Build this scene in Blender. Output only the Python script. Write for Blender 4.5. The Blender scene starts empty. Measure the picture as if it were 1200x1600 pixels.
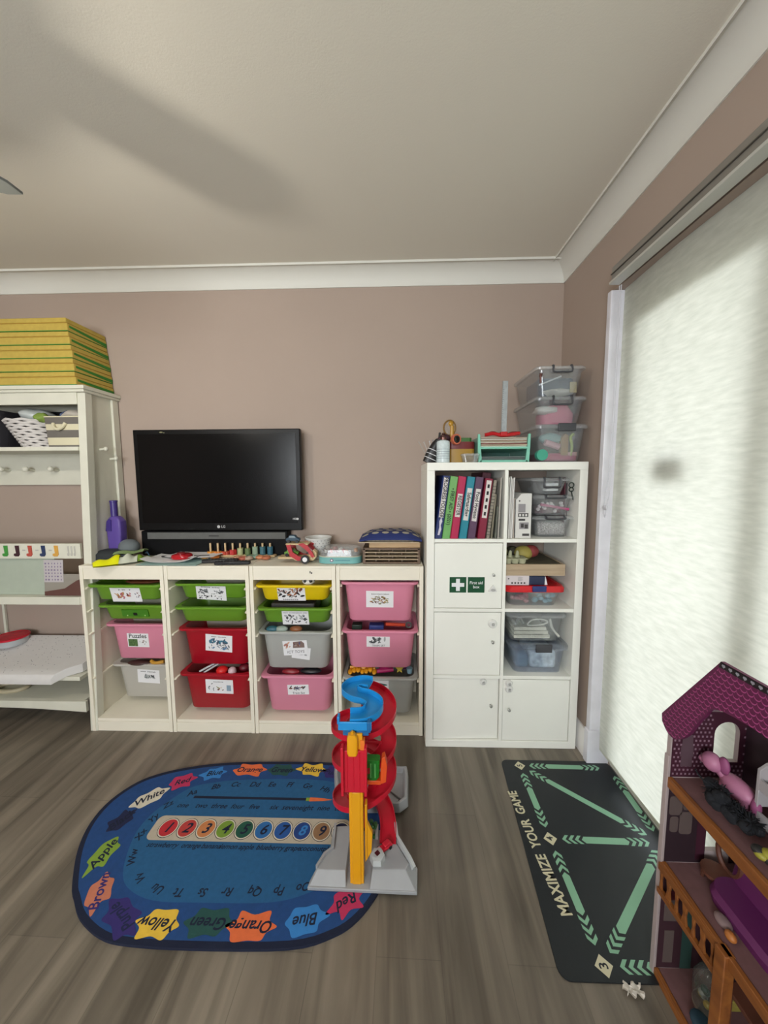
import bpy, math, random
from mathutils import Vector, Matrix
random.seed(7)
S = bpy.context.scene
COL = S.collection
PI = math.pi
# ------------------------------------------------------------------ camera
def look(yaw, pitch, roll):
    fwd = Vector((math.sin(yaw)*math.cos(pitch), math.cos(yaw)*math.cos(pitch), math.sin(pitch)))
    right = Vector((math.cos(yaw), -math.sin(yaw), 0)); up = right.cross(fwd)
    r2 = right*math.cos(roll) + up*math.sin(roll); u2 = up*math.cos(roll) - right*math.sin(roll)
    return Matrix((r2, u2, -fwd)).transposed()
cd = bpy.data.cameras.new('camera'); cam = bpy.data.objects.new('camera', cd); COL.objects.link(cam)
cd.sensor_fit = 'HORIZONTAL'; cd.sensor_width = 36; cd.lens = 563.53/1200*36; cd.clip_start = .02
cam.matrix_world = Matrix.Translation((-.1579, -2.1747, 1.3975)) @ look(-.0295, -.0942, -.0054).to_4x4()
S.camera = cam
# ------------------------------------------------------------------ exposure, world, big lights
S.view_settings.view_transform = 'Standard'; S.view_settings.look = 'None'
S.view_settings.gamma = 1; S.view_settings.use_curve_mapping = False
S.view_settings.exposure = 0.0
W = bpy.data.worlds.new('world'); S.world = W; W.use_nodes = True
bg = W.node_tree.nodes['Background']; bg.inputs[0].default_value = (.93, .96, 1, 1); bg.inputs[1].default_value = 5.2
def area(name, loc, rot, sx, sy, power, col):
    l = bpy.data.lights.new(name, 'AREA'); l.shape = 'RECTANGLE'; l.size = sx; l.size_y = sy; l.energy = power; l.color = col
    o = bpy.data.objects.new(name, l); o.location = loc; o.rotation_euler = rot; COL.objects.link(o); return o
area('rear_fill_light', (-1.1, -4.32, 1.55), (PI/2, 0, 0), 1.7, 1.1, 80, (.93, .97, 1))  # fill light added behind the camera to brighten surfaces facing it
# ------------------------------------------------------------------ materials
def lin(h):
    h = h.lstrip('#'); c = [int(h[i:i+2], 16)/255 for i in (0, 2, 4)]
    return tuple(x/12.92 if x <= .04045 else ((x+.055)/1.055)**2.4 for x in c) + (1,)
MC = {}
def mat(name, col, rough=.5, metal=0, var=0, scale=20, bump=0, bscale=200, spec=.5, emit=0, coat=0):
    if name in MC: return MC[name]
    m = bpy.data.materials.new(name); m.use_nodes = True; nt = m.node_tree; b = nt.nodes['Principled BSDF']
    c = lin(col); b.inputs['Base Color'].default_value = c; b.inputs['Roughness'].default_value = rough
    b.inputs['Metallic'].default_value = metal; b.inputs['Specular IOR Level'].default_value = spec
    if coat: b.inputs['Coat Weight'].default_value = coat
    if emit: b.inputs['Emission Color'].default_value = c; b.inputs['Emission Strength'].default_value = emit
    tc = nt.nodes.new('ShaderNodeTexCoord')
    if var:
        n = nt.nodes.new('ShaderNodeTexNoise'); n.inputs['Scale'].default_value = scale; n.inputs['Detail'].default_value = 4
        r = nt.nodes.new('ShaderNodeValToRGB'); nt.links.new(tc.outputs['Object'], n.inputs['Vector']); nt.links.new(n.outputs['Fac'], r.inputs[0])
        r.color_ramp.elements[0].position = .3; r.color_ramp.elements[1].position = .7
        r.color_ramp.elements[0].color = tuple(min(1, x*(1-var)) for x in c[:3])+(1,); r.color_ramp.elements[1].color = tuple(min(1, x*(1+var)) for x in c[:3])+(1,)
        nt.links.new(r.outputs[0], b.inputs['Base Color'])
    if bump:
        n = nt.nodes.new('ShaderNodeTexNoise'); n.inputs['Scale'].default_value = bscale; n.inputs['Detail'].default_value = 3
        bp = nt.nodes.new('ShaderNodeBump'); bp.inputs['Strength'].default_value = bump; bp.inputs['Distance'].default_value = .002
        nt.links.new(tc.outputs['Object'], n.inputs['Vector']); nt.links.new(n.outputs['Fac'], bp.inputs['Height']); nt.links.new(bp.outputs[0], b.inputs['Normal'])
    MC[name] = m; return m
def clear(name, tint='#dfe6ea', body=.08, gloss=.08):
    if name in MC: return MC[name]
    m = bpy.data.materials.new(name); m.use_nodes = True; nt = m.node_tree; N = nt.nodes; L = nt.links
    out = N['Material Output']; p = N['Principled BSDF']; p.inputs['Base Color'].default_value = lin(tint); p.inputs['Roughness'].default_value = .3
    t = N.new('ShaderNodeBsdfTransparent'); t.inputs[0].default_value = lin('#fbfcfc')
    mx = N.new('ShaderNodeMixShader'); mx.inputs[0].default_value = body; L.new(t.outputs[0], mx.inputs[1]); L.new(p.outputs[0], mx.inputs[2])
    g = N.new('ShaderNodeBsdfGlossy'); g.inputs['Roughness'].default_value = .12
    lw = N.new('ShaderNodeLayerWeight'); lw.inputs[0].default_value = .3; fr = N.new('ShaderNodeMath'); fr.operation = 'MULTIPLY_ADD'; fr.inputs[1].default_value = .45; fr.inputs[2].default_value = .03; L.new(lw.outputs['Facing'], fr.inputs[0])
    mx2 = N.new('ShaderNodeMixShader'); L.new(fr.outputs[0], mx2.inputs[0]); L.new(mx.outputs[0], mx2.inputs[1]); L.new(g.outputs[0], mx2.inputs[2])
    L.new(mx2.outputs[0], out.inputs[0]); MC[name] = m; return m
def wood(name, c1, c2, axis=0, sc=8, rough=.5):
    if name in MC: return MC[name]
    m = bpy.data.materials.new(name); m.use_nodes = True; nt = m.node_tree; N = nt.nodes; L = nt.links; p = N['Principled BSDF']
    tc = N.new('ShaderNodeTexCoord'); mp = N.new('ShaderNodeMapping'); s = [sc*6]*3; s[axis] = sc*.5; mp.inputs['Scale'].default_value = s
    n = N.new('ShaderNodeTexNoise'); n.inputs['Scale'].default_value = 1; n.inputs['Detail'].default_value = 5; n.inputs['Distortion'].default_value = .6
    r = N.new('ShaderNodeValToRGB'); r.color_ramp.elements[0].color = lin(c1); r.color_ramp.elements[1].color = lin(c2)
    r.color_ramp.elements[0].position = .35; r.color_ramp.elements[1].position = .65
    L.new(tc.outputs['Object'], mp.inputs[0]); L.new(mp.outputs[0], n.inputs[0]); L.new(n.outputs['Fac'], r.inputs[0]); L.new(r.outputs[0], p.inputs['Base Color'])
    p.inputs['Roughness'].default_value = rough; MC[name] = m; return m
# ------------------------------------------------------------------ mesh builder
def rrect(w, d, r, n=5, cx=0, cy=0):
    r = min(r, w/2-1e-4, d/2-1e-4); P = []
    for k, (sx, sy) in enumerate(((1, 1), (-1, 1), (-1, -1), (1, -1))):
        for i in range(n+1):
            a = PI/2*(k+i/n); P.append((cx+sx*(w/2-r)+r*math.cos(a), cy+sy*(d/2-r)+r*math.sin(a)))
    return P
def smooth_closed(pts, k=8):
    n = len(pts); out = []
    for i in range(n):
        p0, p1, p2, p3 = (Vector(pts[(i+j-1) % n]) for j in range(4))
        for j in range(k):
            t = j/k
            out.append(tuple(.5*((2*p1)+(-p0+p2)*t+(2*p0-5*p1+4*p2-p3)*t*t+(-p0+3*p1-3*p2+p3)*t**3)))
    return out
def smooth_open(pts, k=8):
    P = [Vector(p) for p in pts]; P = [P[0]*2-P[1]]+P+[P[-1]*2-P[-2]]; out = []
    for i in range(1, len(P)-2):
        p0, p1, p2, p3 = P[i-1:i+3]
        for j in range(k):
            t = j/k
            out.append(.5*((2*p1)+(-p0+p2)*t+(2*p0-5*p1+4*p2-p3)*t*t+(-p0+3*p1-3*p2+p3)*t**3))
    out.append(P[-2]); return out
TXT = {}
def text_geo(s, bold=0, shear=0, extrude=0.0):
    key = (s, bold, shear, extrude)
    if key in TXT: return TXT[key]
    c = bpy.data.curves.new('txt', 'FONT'); c.body = s; c.align_x = 'CENTER'; c.align_y = 'CENTER'; c.size = 1; c.offset = bold; c.shear = shear
    c.resolution_u = 3; c.fill_mode = 'FRONT' if not extrude else 'BOTH'; c.extrude = extrude
    o = bpy.data.objects.new('txt', c); COL.objects.link(o); dg = bpy.context.evaluated_depsgraph_get(); dg.update()
    me = o.evaluated_get(dg).to_mesh(); V = [v.co.copy() for v in me.vertices]; F = [tuple(p.vertices) for p in me.polygons]
    o.evaluated_get(dg).to_mesh_clear(); bpy.data.objects.remove(o); bpy.data.curves.remove(c)
    TXT[key] = (V, F); return V, F
FRONT = Matrix.Rotation(PI/2, 4, 'X')          # XY plane drawing -> upright, facing -Y
class MB:
    def __init__(s): s.V = []; s.F = []; s.MI = []; s.M = []; s.T = Matrix.Identity(4)
    def mi(s, m):
        if m not in s.M: s.M.append(m)
        return s.M.index(m)
    def add(s, V, F, m, T=None):
        T = s.T if T is None else s.T @ T
        b = len(s.V); s.V += [T @ Vector(v) for v in V]; k = s.mi(m)
        for f in F: s.F.append(tuple(b+i for i in f)); s.MI.append(k)
        return s
    def box(s, x0, x1, y0, y1, z0, z1, m, T=None):
        V = [(x, y, z) for x in (x0, x1) for y in (y0, y1) for z in (z0, z1)]
        return s.add(V, [(0, 1, 3, 2), (4, 6, 7, 5), (0, 4, 5, 1), (2, 3, 7, 6), (0, 2, 6, 4), (1, 5, 7, 3)], m, T)
    def prism(s, P, a0, a1, m, axis='z', T=None):
        n = len(P)
        def v(p, a): return {'z': (p[0], p[1], a), 'y': (p[0], a, p[1]), 'x': (a, p[0], p[1])}[axis]
        V = [v(p, a0) for p in P]+[v(p, a1) for p in P]
        return s.add(V, [tuple(range(n))[::-1], tuple(range(n, 2*n))]+[(i, (i+1) % n, n+(i+1) % n, n+i) for i in range(n)], m, T)
    def flat(s, P, z, m, T=None): return s.add([(p[0], p[1], z) for p in P], [tuple(range(len(P)))], m, T)
    def loft(s, R, m, cap0=True, cap1=True, T=None):
        n = len(R[0]); V = [p for r in R for p in r]; F = []
        for k in range(len(R)-1):
            for i in range(n): j = (i+1) % n; F.append((k*n+i, k*n+j, (k+1)*n+j, (k+1)*n+i))
        if cap0: F.append(tuple(range(n))[::-1])
        if cap1: F.append(tuple(range((len(R)-1)*n, len(R)*n)))
        return s.add(V, F, m, T)
    def lathe(s, prof, cx, cy, z, m, n=20, T=None, cap=True):
        R = [[(cx+r*math.cos(2*PI*i/n), cy+r*math.sin(2*PI*i/n), z+h) for i in range(n)] for r, h in prof]
        return s.loft(R, m, cap, cap, T)
    def tube(s, P, r, m, n=8, closed=False, T=None, r1=None):
        P = [Vector(p) for p in P]; N = len(P); R = []; up = None
        for i in range(N):
            d = (P[(i+1) % N]-P[i-1]) if closed else (P[min(i+1, N-1)]-P[max(i-1, 0)])
            d.normalize()
            if up is None: up = Vector((0, 0, 1)) if abs(d.z) < .9 else Vector((1, 0, 0))
            a = d.cross(up).normalized(); up = a.cross(d).normalized()
            rr = r if r1 is None else r+(r1-r)*i/(N-1)
            R.append([tuple(P[i]+a*rr*math.cos(2*PI*k/n)+up*rr*math.sin(2*PI*k/n)) for k in range(n)])
        if closed: R.append(R[0]); return s.loft(R, m, False, False, T)
        return s.loft(R, m, True, True, T)
    def ell(s, c, r, m, n=12, T=None):
        if not hasattr(r, '__len__'): r = (r, r, r)
        R = []
        for j in range(1, n):
            a = PI*j/n-PI/2; R.append([(c[0]+r[0]*math.cos(a)*math.cos(2*PI*i/(n*2)), c[1]+r[1]*math.cos(a)*math.sin(2*PI*i/(n*2)), c[2]+r[2]*math.sin(a)) for i in range(n*2)])
        return s.loft(R, m, True, True, T)
    def sweep(s, P, prof, m, T=None, bank=None):          # prof: closed loop of (side, up)
        P = [Vector(p) for p in P]; R = []; N = len(P)
        for i in range(N):
            d = P[min(i+1, N-1)]-P[max(i-1, 0)]; d.normalize(); a = d.cross(Vector((0, 0, 1))).normalized(); u = a.cross(d)
            R.append([tuple(P[i]+a*q[0]+u*q[1]) for q in prof])
        return s.loft(R, m, True, True, T)
    def grid(s, f, nu, nv, m, T=None):
        V = [f(i/nu, j/nv) for j in range(nv+1) for i in range(nu+1)]
        return s.add(V, [(j*(nu+1)+i, j*(nu+1)+i+1, (j+1)*(nu+1)+i+1, (j+1)*(nu+1)+i) for j in range(nv) for i in range(nu)], m, T)
    def text(s, t, size, m, T=None, bold=0.0, shear=0, extrude=0.0, sx=1):
        V, F = text_geo(t, bold, shear, extrude)
        return s.add([(v.x*size*sx, v.y*size, v.z*size) for v in V], F, m, T)
    def build(s, name, parent=None, bev=0, seg=2, smooth=True, angle=.55, recalc=True, org=None, kind=None):
        me = bpy.data.meshes.new(name)
        lo = Vector([min(v[k] for v in s.V) for k in range(3)]); hi = Vector([max(v[k] for v in s.V) for k in range(3)])
        o0 = Vector(org) if org is not None else Vector(((lo.x+hi.x)/2, (lo.y+hi.y)/2, lo.z))
        me.from_pydata([v-o0 for v in s.V], [], s.F)
        for m in s.M: me.materials.append(m)
        me.polygons.foreach_set('material_index', s.MI)
        if recalc:
            import bmesh
            b = bmesh.new(); b.from_mesh(me); bmesh.ops.recalc_face_normals(b, faces=b.faces); b.to_mesh(me); b.free()
        if smooth:
            me.polygons.foreach_set('use_smooth', [True]*len(me.polygons)); me.set_sharp_from_angle(angle=angle)
        me.update(); o = bpy.data.objects.new(name, me); COL.objects.link(o)
        if parent is not None: o.parent = parent; o.location = o0-WL[parent.name]
        else: o.location = o0
        WL[o.name] = o0
        if bev:
            md = o.modifiers.new('bevel', 'BEVEL'); md.width = bev; md.segments = seg; md.limit_method = 'ANGLE'; md.angle_limit = .6
        if kind: o['kind'] = kind
        return o
WL = {}
def tag(o, label, cat, group=None, kind=None):
    o['label'] = label; o['category'] = cat
    if group: o['group'] = group
    if kind: o['kind'] = kind
    return o
def thing(name, label, cat, loc, group=None):
    o = bpy.data.objects.new(name, None); COL.objects.link(o); o.location = loc; o.empty_display_size = .05; WL[o.name] = Vector(loc)
    return tag(o, label, cat, group)
def struct(mb, name, **k): return mb.build(name, kind='structure', **k)
def copy_tree(o, parent=None):
    c = o.copy(); COL.objects.link(c); WL[c.name] = WL[o.name]
    if parent is not None: c.parent = parent
    for ch in list(o.children): copy_tree(ch, c)
    return c
def TR(x=0, y=0, z=0, rx=0, ry=0, rz=0):
    return Matrix.Translation((x, y, z)) @ Matrix.Rotation(rz, 4, 'Z') @ Matrix.Rotation(ry, 4, 'Y') @ Matrix.Rotation(rx, 4, 'X')
WHITE = mat('white laminate', '#e6e0cf', .42, var=.03, scale=6)
WHITE2 = mat('white board', '#e8e8e0', .4, var=.02, scale=5)
CREAM = mat('cream painted wood', '#d3d2c3', .45, var=.04, scale=8)
TRIM = mat('white trim paint', '#e6e4e2', .4)
BLACK = mat('black plastic', '#101013', .35)
INK = mat('black ink', '#17171a', .7)
PAPER = mat('white paper', '#e2e2e4', .7)
CH = mat('chrome', '#c0c0c0', .25, 1)
# ------------------------------------------------------------------ room shell
XR, ZC, XL, YB = .803, 2.575, -3.3, -4.4
m = bpy.data.materials.new('grey laminate floor'); m.use_nodes = True; nt = m.node_tree; N = nt.nodes; L = nt.links; P = N['Principled BSDF']
tc = N.new('ShaderNodeTexCoord'); mp = N.new('ShaderNodeMapping'); mp.inputs['Rotation'].default_value = (0, 0, PI/2+.02); L.new(tc.outputs['Object'], mp.inputs[0])
br = N.new('ShaderNodeTexBrick'); br.inputs['Scale'].default_value = 1; br.inputs['Brick Width'].default_value = 1.25; br.inputs['Row Height'].default_value = .19
br.inputs['Mortar Size'].default_value = .0012; br.inputs['Mortar Smooth'].default_value = .3; br.offset = .37
br.inputs['Color1'].default_value = (.62, .62, .62, 1); br.inputs['Color2'].default_value = (.95, .95, .95, 1); br.inputs['Mortar'].default_value = (.45, .45, .45, 1)
L.new(mp.outputs[0], br.inputs[0])
mp2 = N.new('ShaderNodeMapping'); mp2.inputs['Scale'].default_value = (11, .9, 1); L.new(tc.outputs['Object'], mp2.inputs[0])
n1 = N.new('ShaderNodeTexNoise'); n1.inputs['Scale'].default_value = 1.3; n1.inputs['Detail'].default_value = 6; n1.inputs['Distortion'].default_value = .8; L.new(mp2.outputs[0], n1.inputs[0])
rp = N.new('ShaderNodeValToRGB'); e = rp.color_ramp.elements; e[0].position = .32; e[0].color = lin('#5d554a'); e[1].position = .7; e[1].color = lin('#8c8273')
L.new(n1.outputs['Fac'], rp.inputs[0])
mx = N.new('ShaderNodeMix'); mx.data_type = 'RGBA'; mx.blend_type = 'MULTIPLY'; mx.inputs[0].default_value = .75
L.new(rp.outputs[0], mx.inputs[6]); L.new(br.outputs[0], mx.inputs[7]); L.new(mx.outputs[2], P.inputs['Base Color'])
P.inputs['Roughness'].default_value = .42
bp = N.new('ShaderNodeBump'); bp.inputs['Strength'].default_value = .25; bp.inputs['Distance'].default_value = .002; L.new(n1.outputs['Fac'], bp.inputs['Height']); L.new(bp.outputs[0], P.inputs['Normal'])
FLOOR = m
WALL = mat('dusty taupe wall paint', '#a69589', .75, var=.03, scale=1.5, bump=.08, bscale=300)
CEIL = mat('white ceiling paint', '#dbd6c9', .85, bump=.15, bscale=220)
struct(MB().box(XL-.1, XR+.2, YB-.1, .1, -.1, 0, FLOOR), 'floor', smooth=False, org=(0, 0, 0))
struct(MB().box(XL-.1, XR+.14, YB-.1, .1, ZC, ZC+.1, CEIL), 'ceiling', smooth=False, org=(0, 0, 0))
struct(MB().box(XL-.1, XR+.14, 0, .1, 0, ZC, WALL), 'wall_back', smooth=False, org=(0, 0, 0))
struct(MB().box(XL-.1, XL, YB, 0, 0, ZC, WALL), 'wall_left', smooth=False, org=(0, 0, 0))
b = MB().box(XR, XR+.14, -.470, 0, 0, ZC, WALL).box(XR, XR+.14, -2.75, -.470, 2.205, ZC, WALL).box(XR, XR+.14, YB, -2.75, 0, ZC, WALL)
struct(b, 'wall_right', smooth=False, org=(0, 0, 0))
b = MB().box(XL, -2.0, YB-.1, YB, 0, ZC, WALL).box(-.2, XR, YB-.1, YB, 0, ZC, WALL).box(-2.0, -.2, YB-.1, YB, 0, .95, WALL).box(-2.0, -.2, YB-.1, YB, 2.15, ZC, WALL)
struct(b, 'wall_rear', smooth=False, org=(0, 0, 0))
GLASS = clear('window glass', '#e8f0f0', .03)
struct(MB().box(-2.0, -.2, YB-.06, YB-.05, .95, 2.15, GLASS).box(-2.0, -1.96, YB-.09, YB-.02, .95, 2.15, TRIM).box(-.24, -.2, YB-.09, YB-.02, .95, 2.15, TRIM)
       .box(-2, -.2, YB-.09, YB-.02, .95, .99, TRIM).box(-2, -.2, YB-.09, YB-.02, 2.11, 2.15, TRIM), 'window_added', smooth=False)  # unseen window, added as a setting for the rear fill light
# cove cornice
def cove(n=10, s=.09):
    P = [(0, 0), (0, -s-.012), (-.008, -s-.012), (-.010, -s)]
    for i in range(n+1):
        a = PI/2*i/n; P.append((-s+ (s-.012)*math.cos(a), -s+(s-.012)*math.sin(a)))
    P = [(0, 0), (0, -s), (-.006, -s)]+[(-s-.006+s*math.cos(PI/2*i/n), -s+s*math.sin(PI/2*i/n)-.004) for i in range(1, n)]+[(-s-.006, -.012), (-s-.006, 0)]
    return P
COV = mat('cornice paint', '#d6d5cd', .6)
cp = cove()
b = MB().prism([(x, ZC+z) for x, z in cp], XL, XR, COV, 'x'); struct(b, 'trim_1', org=(0, 0, 0))
b = MB().prism([(XR+x, ZC+z) for x, z in cp], YB, 0, COV, 'y'); struct(b, 'trim_2', org=(0, 0, 0))
# skirting
b = MB().prism([(0, 0), (0, .13), (-.006, .13), (-.012, .115), (-.016, .10), (-.016, 0)], XL, XR, TRIM, 'x'); struct(b, 'baseboard_back')
b = MB().prism([(XR, 0), (XR, .135), (XR-.008, .135), (XR-.014, .12), (XR-.020, .10), (XR-.020, 0)], -.470, 0, TRIM, 'y'); struct(b, 'baseboard_right')
# door casing (architrave) and sliding door
SCUFF = mat('scuffed white paint', '#dcdbe2', .4, var=.08, scale=9)
b = MB().box(XR-.018, XR+.078, -.500, -.470, .17, 2.204, SCUFF).box(XR-.026, XR+.078, -.506, -.470, 0, .17, SCUFF); struct(b, 'trim_3', bev=.003)
b = MB().box(XR+.10, XR+.14, -2.75, -.50, 2.200, 2.212, TRIM); struct(b, 'trim_4')
FR = mat('white aluminium', '#d8dad8', .4)
b = MB()
for y in (-.552, -1.135, -1.90, -2.70): b.box(XR+.085, XR+.12, y-.045, y+.045, .03, 2.17, FR)
b.box(XR+.085, XR+.14, -2.75, -.507, 0, .06, FR).box(XR+.066, XR+.12, -2.75, -.507, 2.03, 2.20, FR)
b.box(XR+.100, XR+.104, -2.75, -.507, .05, 2.15, GLASS); struct(b, 'window_1')
# outside: paving, eave, fence
PAVE = mat('outdoor paving', '#a9a79c', .9); 
struct(MB().box(XR+.2, 9, -8, 4, -.14, -.04, PAVE), 'trim_5', smooth=False)
struct(MB().box(XR+.145, XR+1.25, -6, 2, 2.235, 2.33, FR), 'trim_6', smooth=False)
tag(MB().box(XR+.062, XR+.096, -.885, -.750, 1.385, 1.465, BLACK).build('door_handle', bev=.012), 'dark handle block showing as a dim smudge through the pale blind', 'handle')
# ------------------------------------------------------------------ roller blind
def blind_mat():
    m = bpy.data.materials.new('pale woven blind'); m.use_nodes = True; nt = m.node_tree; N = nt.nodes; L = nt.links
    out = N['Material Output']; p = N['Principled BSDF']; p.inputs['Roughness'].default_value = .8
    tc = N.new('ShaderNodeTexCoord'); mp = N.new('ShaderNodeMapping'); mp.inputs['Scale'].default_value = (1, 8, 38); L.new(tc.outputs['Object'], mp.inputs[0])
    n = N.new('ShaderNodeTexNoise'); n.inputs['Scale'].default_value = 2; n.inputs['Detail'].default_value = 6; L.new(mp.outputs[0], n.inputs[0])
    r = N.new('ShaderNodeValToRGB'); r.color_ramp.elements[0].position = .3; r.color_ramp.elements[1].position = .7
    r.color_ramp.elements[0].color = lin('#ced0c5'); r.color_ramp.elements[1].color = lin('#dfe0d6'); L.new(n.outputs['Fac'], r.inputs[0])
    t = N.new('ShaderNodeBsdfTranslucent'); L.new(r.outputs[0], t.inputs[0]); L.new(r.outputs[0], p.inputs['Base Color'])
    bp = N.new('ShaderNodeBump'); bp.inputs['Strength'].default_value = .15; bp.inputs['Distance'].default_value = .002; L.new(n.outputs['Fac'], bp.inputs['Height'])
    L.new(bp.outputs[0], p.inputs['Normal']); L.new(bp.outputs[0], t.inputs['Normal'])
    mx = N.new('ShaderNodeMixShader'); mx.inputs[0].default_value = .5; L.new(p.outputs[0], mx.inputs[1]); L.new(t.outputs[0], mx.inputs[2])
    L.new(mx.outputs[0], out.inputs[0]); return m
BL = blind_mat()
t = thing('roller_blind', 'long pale woven roller blind covering the glass door on the right', 'blind', (XR-.02, -1.6, 0))
def bf(u, v):
    y = -.503-u*2.1; z = .088+v*2.18
    return (XR+.036+.004*math.sin(y*5.1+z)+.003*math.sin(y*11+1)-.0*v+.006*(1-v)*math.sin(y*3), y, z)
MB().grid(bf, 60, 30, BL).build('blind_fabric', t, recalc=False)
MB().box(XR+.032, XR+.044, -2.60, -.503, .074, .092, mat('hem bar', '#c9cbbd', .6)).build('hem_bar', t, bev=.002)
GR = mat('grey metal track', '#8d8982', .35, .4); GL = mat('pale metal strip', '#c8c8c2', .3, .3)
b = MB().box(XR-.055, XR-.018, -2.65, -.560, 2.205, 2.262, GR).box(XR-.062, XR-.018, -2.65, -.555, 2.196, 2.206, GL).box(XR-.060, XR-.055, -2.65, -.56, 2.232, 2.236, mat('dark seam', '#55524c', .5))
b.build('headrail', t, bev=.0015)
MB().tube([(XR+.036, -2.60, 2.275), (XR+.036, -.506, 2.275)], .012, BL, 12).build('fabric_roll', t)
t = MB(); chn = [(XR-.030, -.577, 2.18), (XR-.028, -.575, 1.7), (XR-.03, -.570, 1.42), (XR-.034, -.560, 1.33), (XR-.034, -.556, 1.26), (XR-.034, -.565, 1.22), (XR-.032, -.574, 1.28), (XR-.028, -.584, 1.42), (XR-.028, -.586, 2.18)]
cp_ = smooth_open(chn, 6); t.tube(cp_, .0016, mat('pale bead chain', '#c9c9d0', .4), 6)
for q in cp_[::2]: t.ell(q, .0028, t.M[0], 4)
for dy in (-.010, .004): t.ell((XR-.034, -.562+dy, 1.262), (.006, .009, .012), t.M[0], 6)
tag(t.build('blind_chain'), 'thin looped bead chain hanging beside the pale blind on the white door casing', 'chain')
# ------------------------------------------------------------------ rug
RB = mat('rug border navy', '#0a1530', .95, bump=.6, bscale=900); RF = mat('rug royal blue', '#164178', .95, var=.08, scale=60, bump=.6, bscale=900)
RI = mat('rug mid blue', '#1c5682', .95, var=.06, scale=70, bump=.6, bscale=900); RN = mat('rug ink', '#0b1730', .95)
def rc(n, c): return mat('rug '+n, c, .95, var=.06, scale=60, bump=.6, bscale=900)
outer = smooth_closed([(-1.268, -1.095), (-1.352, -.98), (-1.397, -.87), (-1.396, -.765), (-1.345, -.672), (-1.262, -.618), (-1.14, -.578), (-.968, -.549), (-.717, -.538), (-.45, -.54), (-.32, -.575), (-.232, -.65), (-.18, -.76), (-.168, -.90), (-.185, -1.01), (-.218, -1.09), (-.276, -1.162), (-.349, -1.207), (-.478, -1.239), (-.763, -1.247), (-.961, -1.243), (-1.06, -1.228), (-1.16, -1.185), (-1.225, -1.135)], 4)
inner = smooth_closed([(-1.12, -1.055), (-1.163, -.97), (-1.182, -.89), (-1.167, -.815), (-1.12, -.74), (-1.07, -.69), (-.98, -.665), (-.89, -.652), (-.685, -.64), (-.505, -.643), (-.42, -.663), (-.35, -.72), (-.312, -.80), (-.305, -.90), (-.33, -.99), (-.39, -1.06), (-.46, -1.10), (-.575, -1.127), (-.807, -1.133), (-.958, -1.131), (-1.06, -1.102)], 4)
def inset(P, d):
    n = len(P); out = []
    for i in range(n):
        a = Vector(P[i-1]); c = Vector(P[(i+1) % n]); t_ = (c-a).normalized(); nn = Vector((-t_.y, t_.x)); out.append(tuple(Vector(P[i])+nn*d))
    return out
def area2(P): return sum(P[i-1][0]*P[i][1]-P[i][0]*P[i-1][1] for i in range(len(P)))
if area2(outer) < 0: outer.reverse()
if area2(inner) < 0: inner.reverse()
b = MB(); b.prism(outer, 0, .0095, RB); b.flat(inset(outer, .017), .0098, RF); b.flat(inner, .0101, RI)
def splat(cx, cy, ang, L_, W_, m, seed, z=.0104):
    r = random.Random(seed); n = 12; P = []
    for i in range(n):
        a = 2*PI*i/n; k = 1.0 if i % 2 == 0 else .74; k *= r.uniform(.82, 1.1); P.append((k*L_/2*math.cos(a), k*W_/2*math.sin(a)))
    P = smooth_closed(P, 5); c, s = math.cos(ang), math.sin(ang)
    b.flat([(cx+p[0]*c-p[1]*s, cy+p[0]*s+p[1]*c) for p in P], z, m)
CY, CO, CG, CR_, CB_, CP, CW, CK, CA, CT = [rc(*q) for q in (('yellow', '#dcb63c'), ('orange', '#d9693a'), ('dark green', '#1d4a45'), ('crimson', '#b32a55'), ('sky', '#2f79bd'), ('violet', '#2f2467'), ('cream', '#cfc9b6'), ('midnight', '#141d42'), ('apple green', '#7c9b35'), ('peach', '#bd7358'))]
# centre x, y, direction of the word, colours, word
for i, (x, y, a, m, w, L_, im) in enumerate([
    (-.855, -.592, 2, CO, 'Orange', .19, RN), (-1.014, -.615, 12, CB_, 'Blue', .13, RN), (-1.139, -.665, 22, CR_, 'Red', .13, RN), (-1.235, -.752, 40, CW, 'White', .155, RN),
    (-1.277, -.858, 62, CK, 'Black', .13, RB), (-1.245, -.990, 84, CA, 'Apple', .15, RN), (-1.158, -1.110, 112, CT, 'Brown', .14, CP), (-1.03, -1.176, 150, CP, 'Purple', .18, CK), (-.903, -1.191, 176, CY, 'Yellow', .16, RN),
    (-.744, -1.186, 180, CG, 'Green', .17, RB), (-.607, -1.190, 180, CO, 'Orange', .185, RN), (-.442, -1.170, 191, CB_, 'Blue', .15, RN), (-.318, -1.115, 212, CR_, 'Red', .14, RN),
    (-.701, -.590, 0, CG, 'Green', .15, RB), (-.558, -.585, -2, CY, 'Yellow', .155, RN), (-.445, -.602, -12, CP, 'Purple', .14, CK)]):
    a = math.radians(a); splat(x, y, a, L_, .092 if y < -.7 else .084, m, i+3)
    b.text(w, .044 if y < -.7 else .040, im, TR(x, y, .0108, rz=a), bold=.02, shear=.25)
lt = ['Aa', 'Bb', 'Cc', 'Dd', 'Ee', 'Ff', 'Gg', 'Hh']
for w, (x, y), a in zip(lt, [(-1.06, -.724), (-.97, -.690), (-.886, -.676), (-.798, -.674), (-.719, -.672), (-.64, -.672), (-.557, -.677), (-.473, -.692)], (28, 12, 3, 0, 0, 0, -6, -20)):
    b.text(w, .036, RN, TR(x, y, .0106, rz=math.radians(a)), bold=.018, shear=.25)
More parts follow.
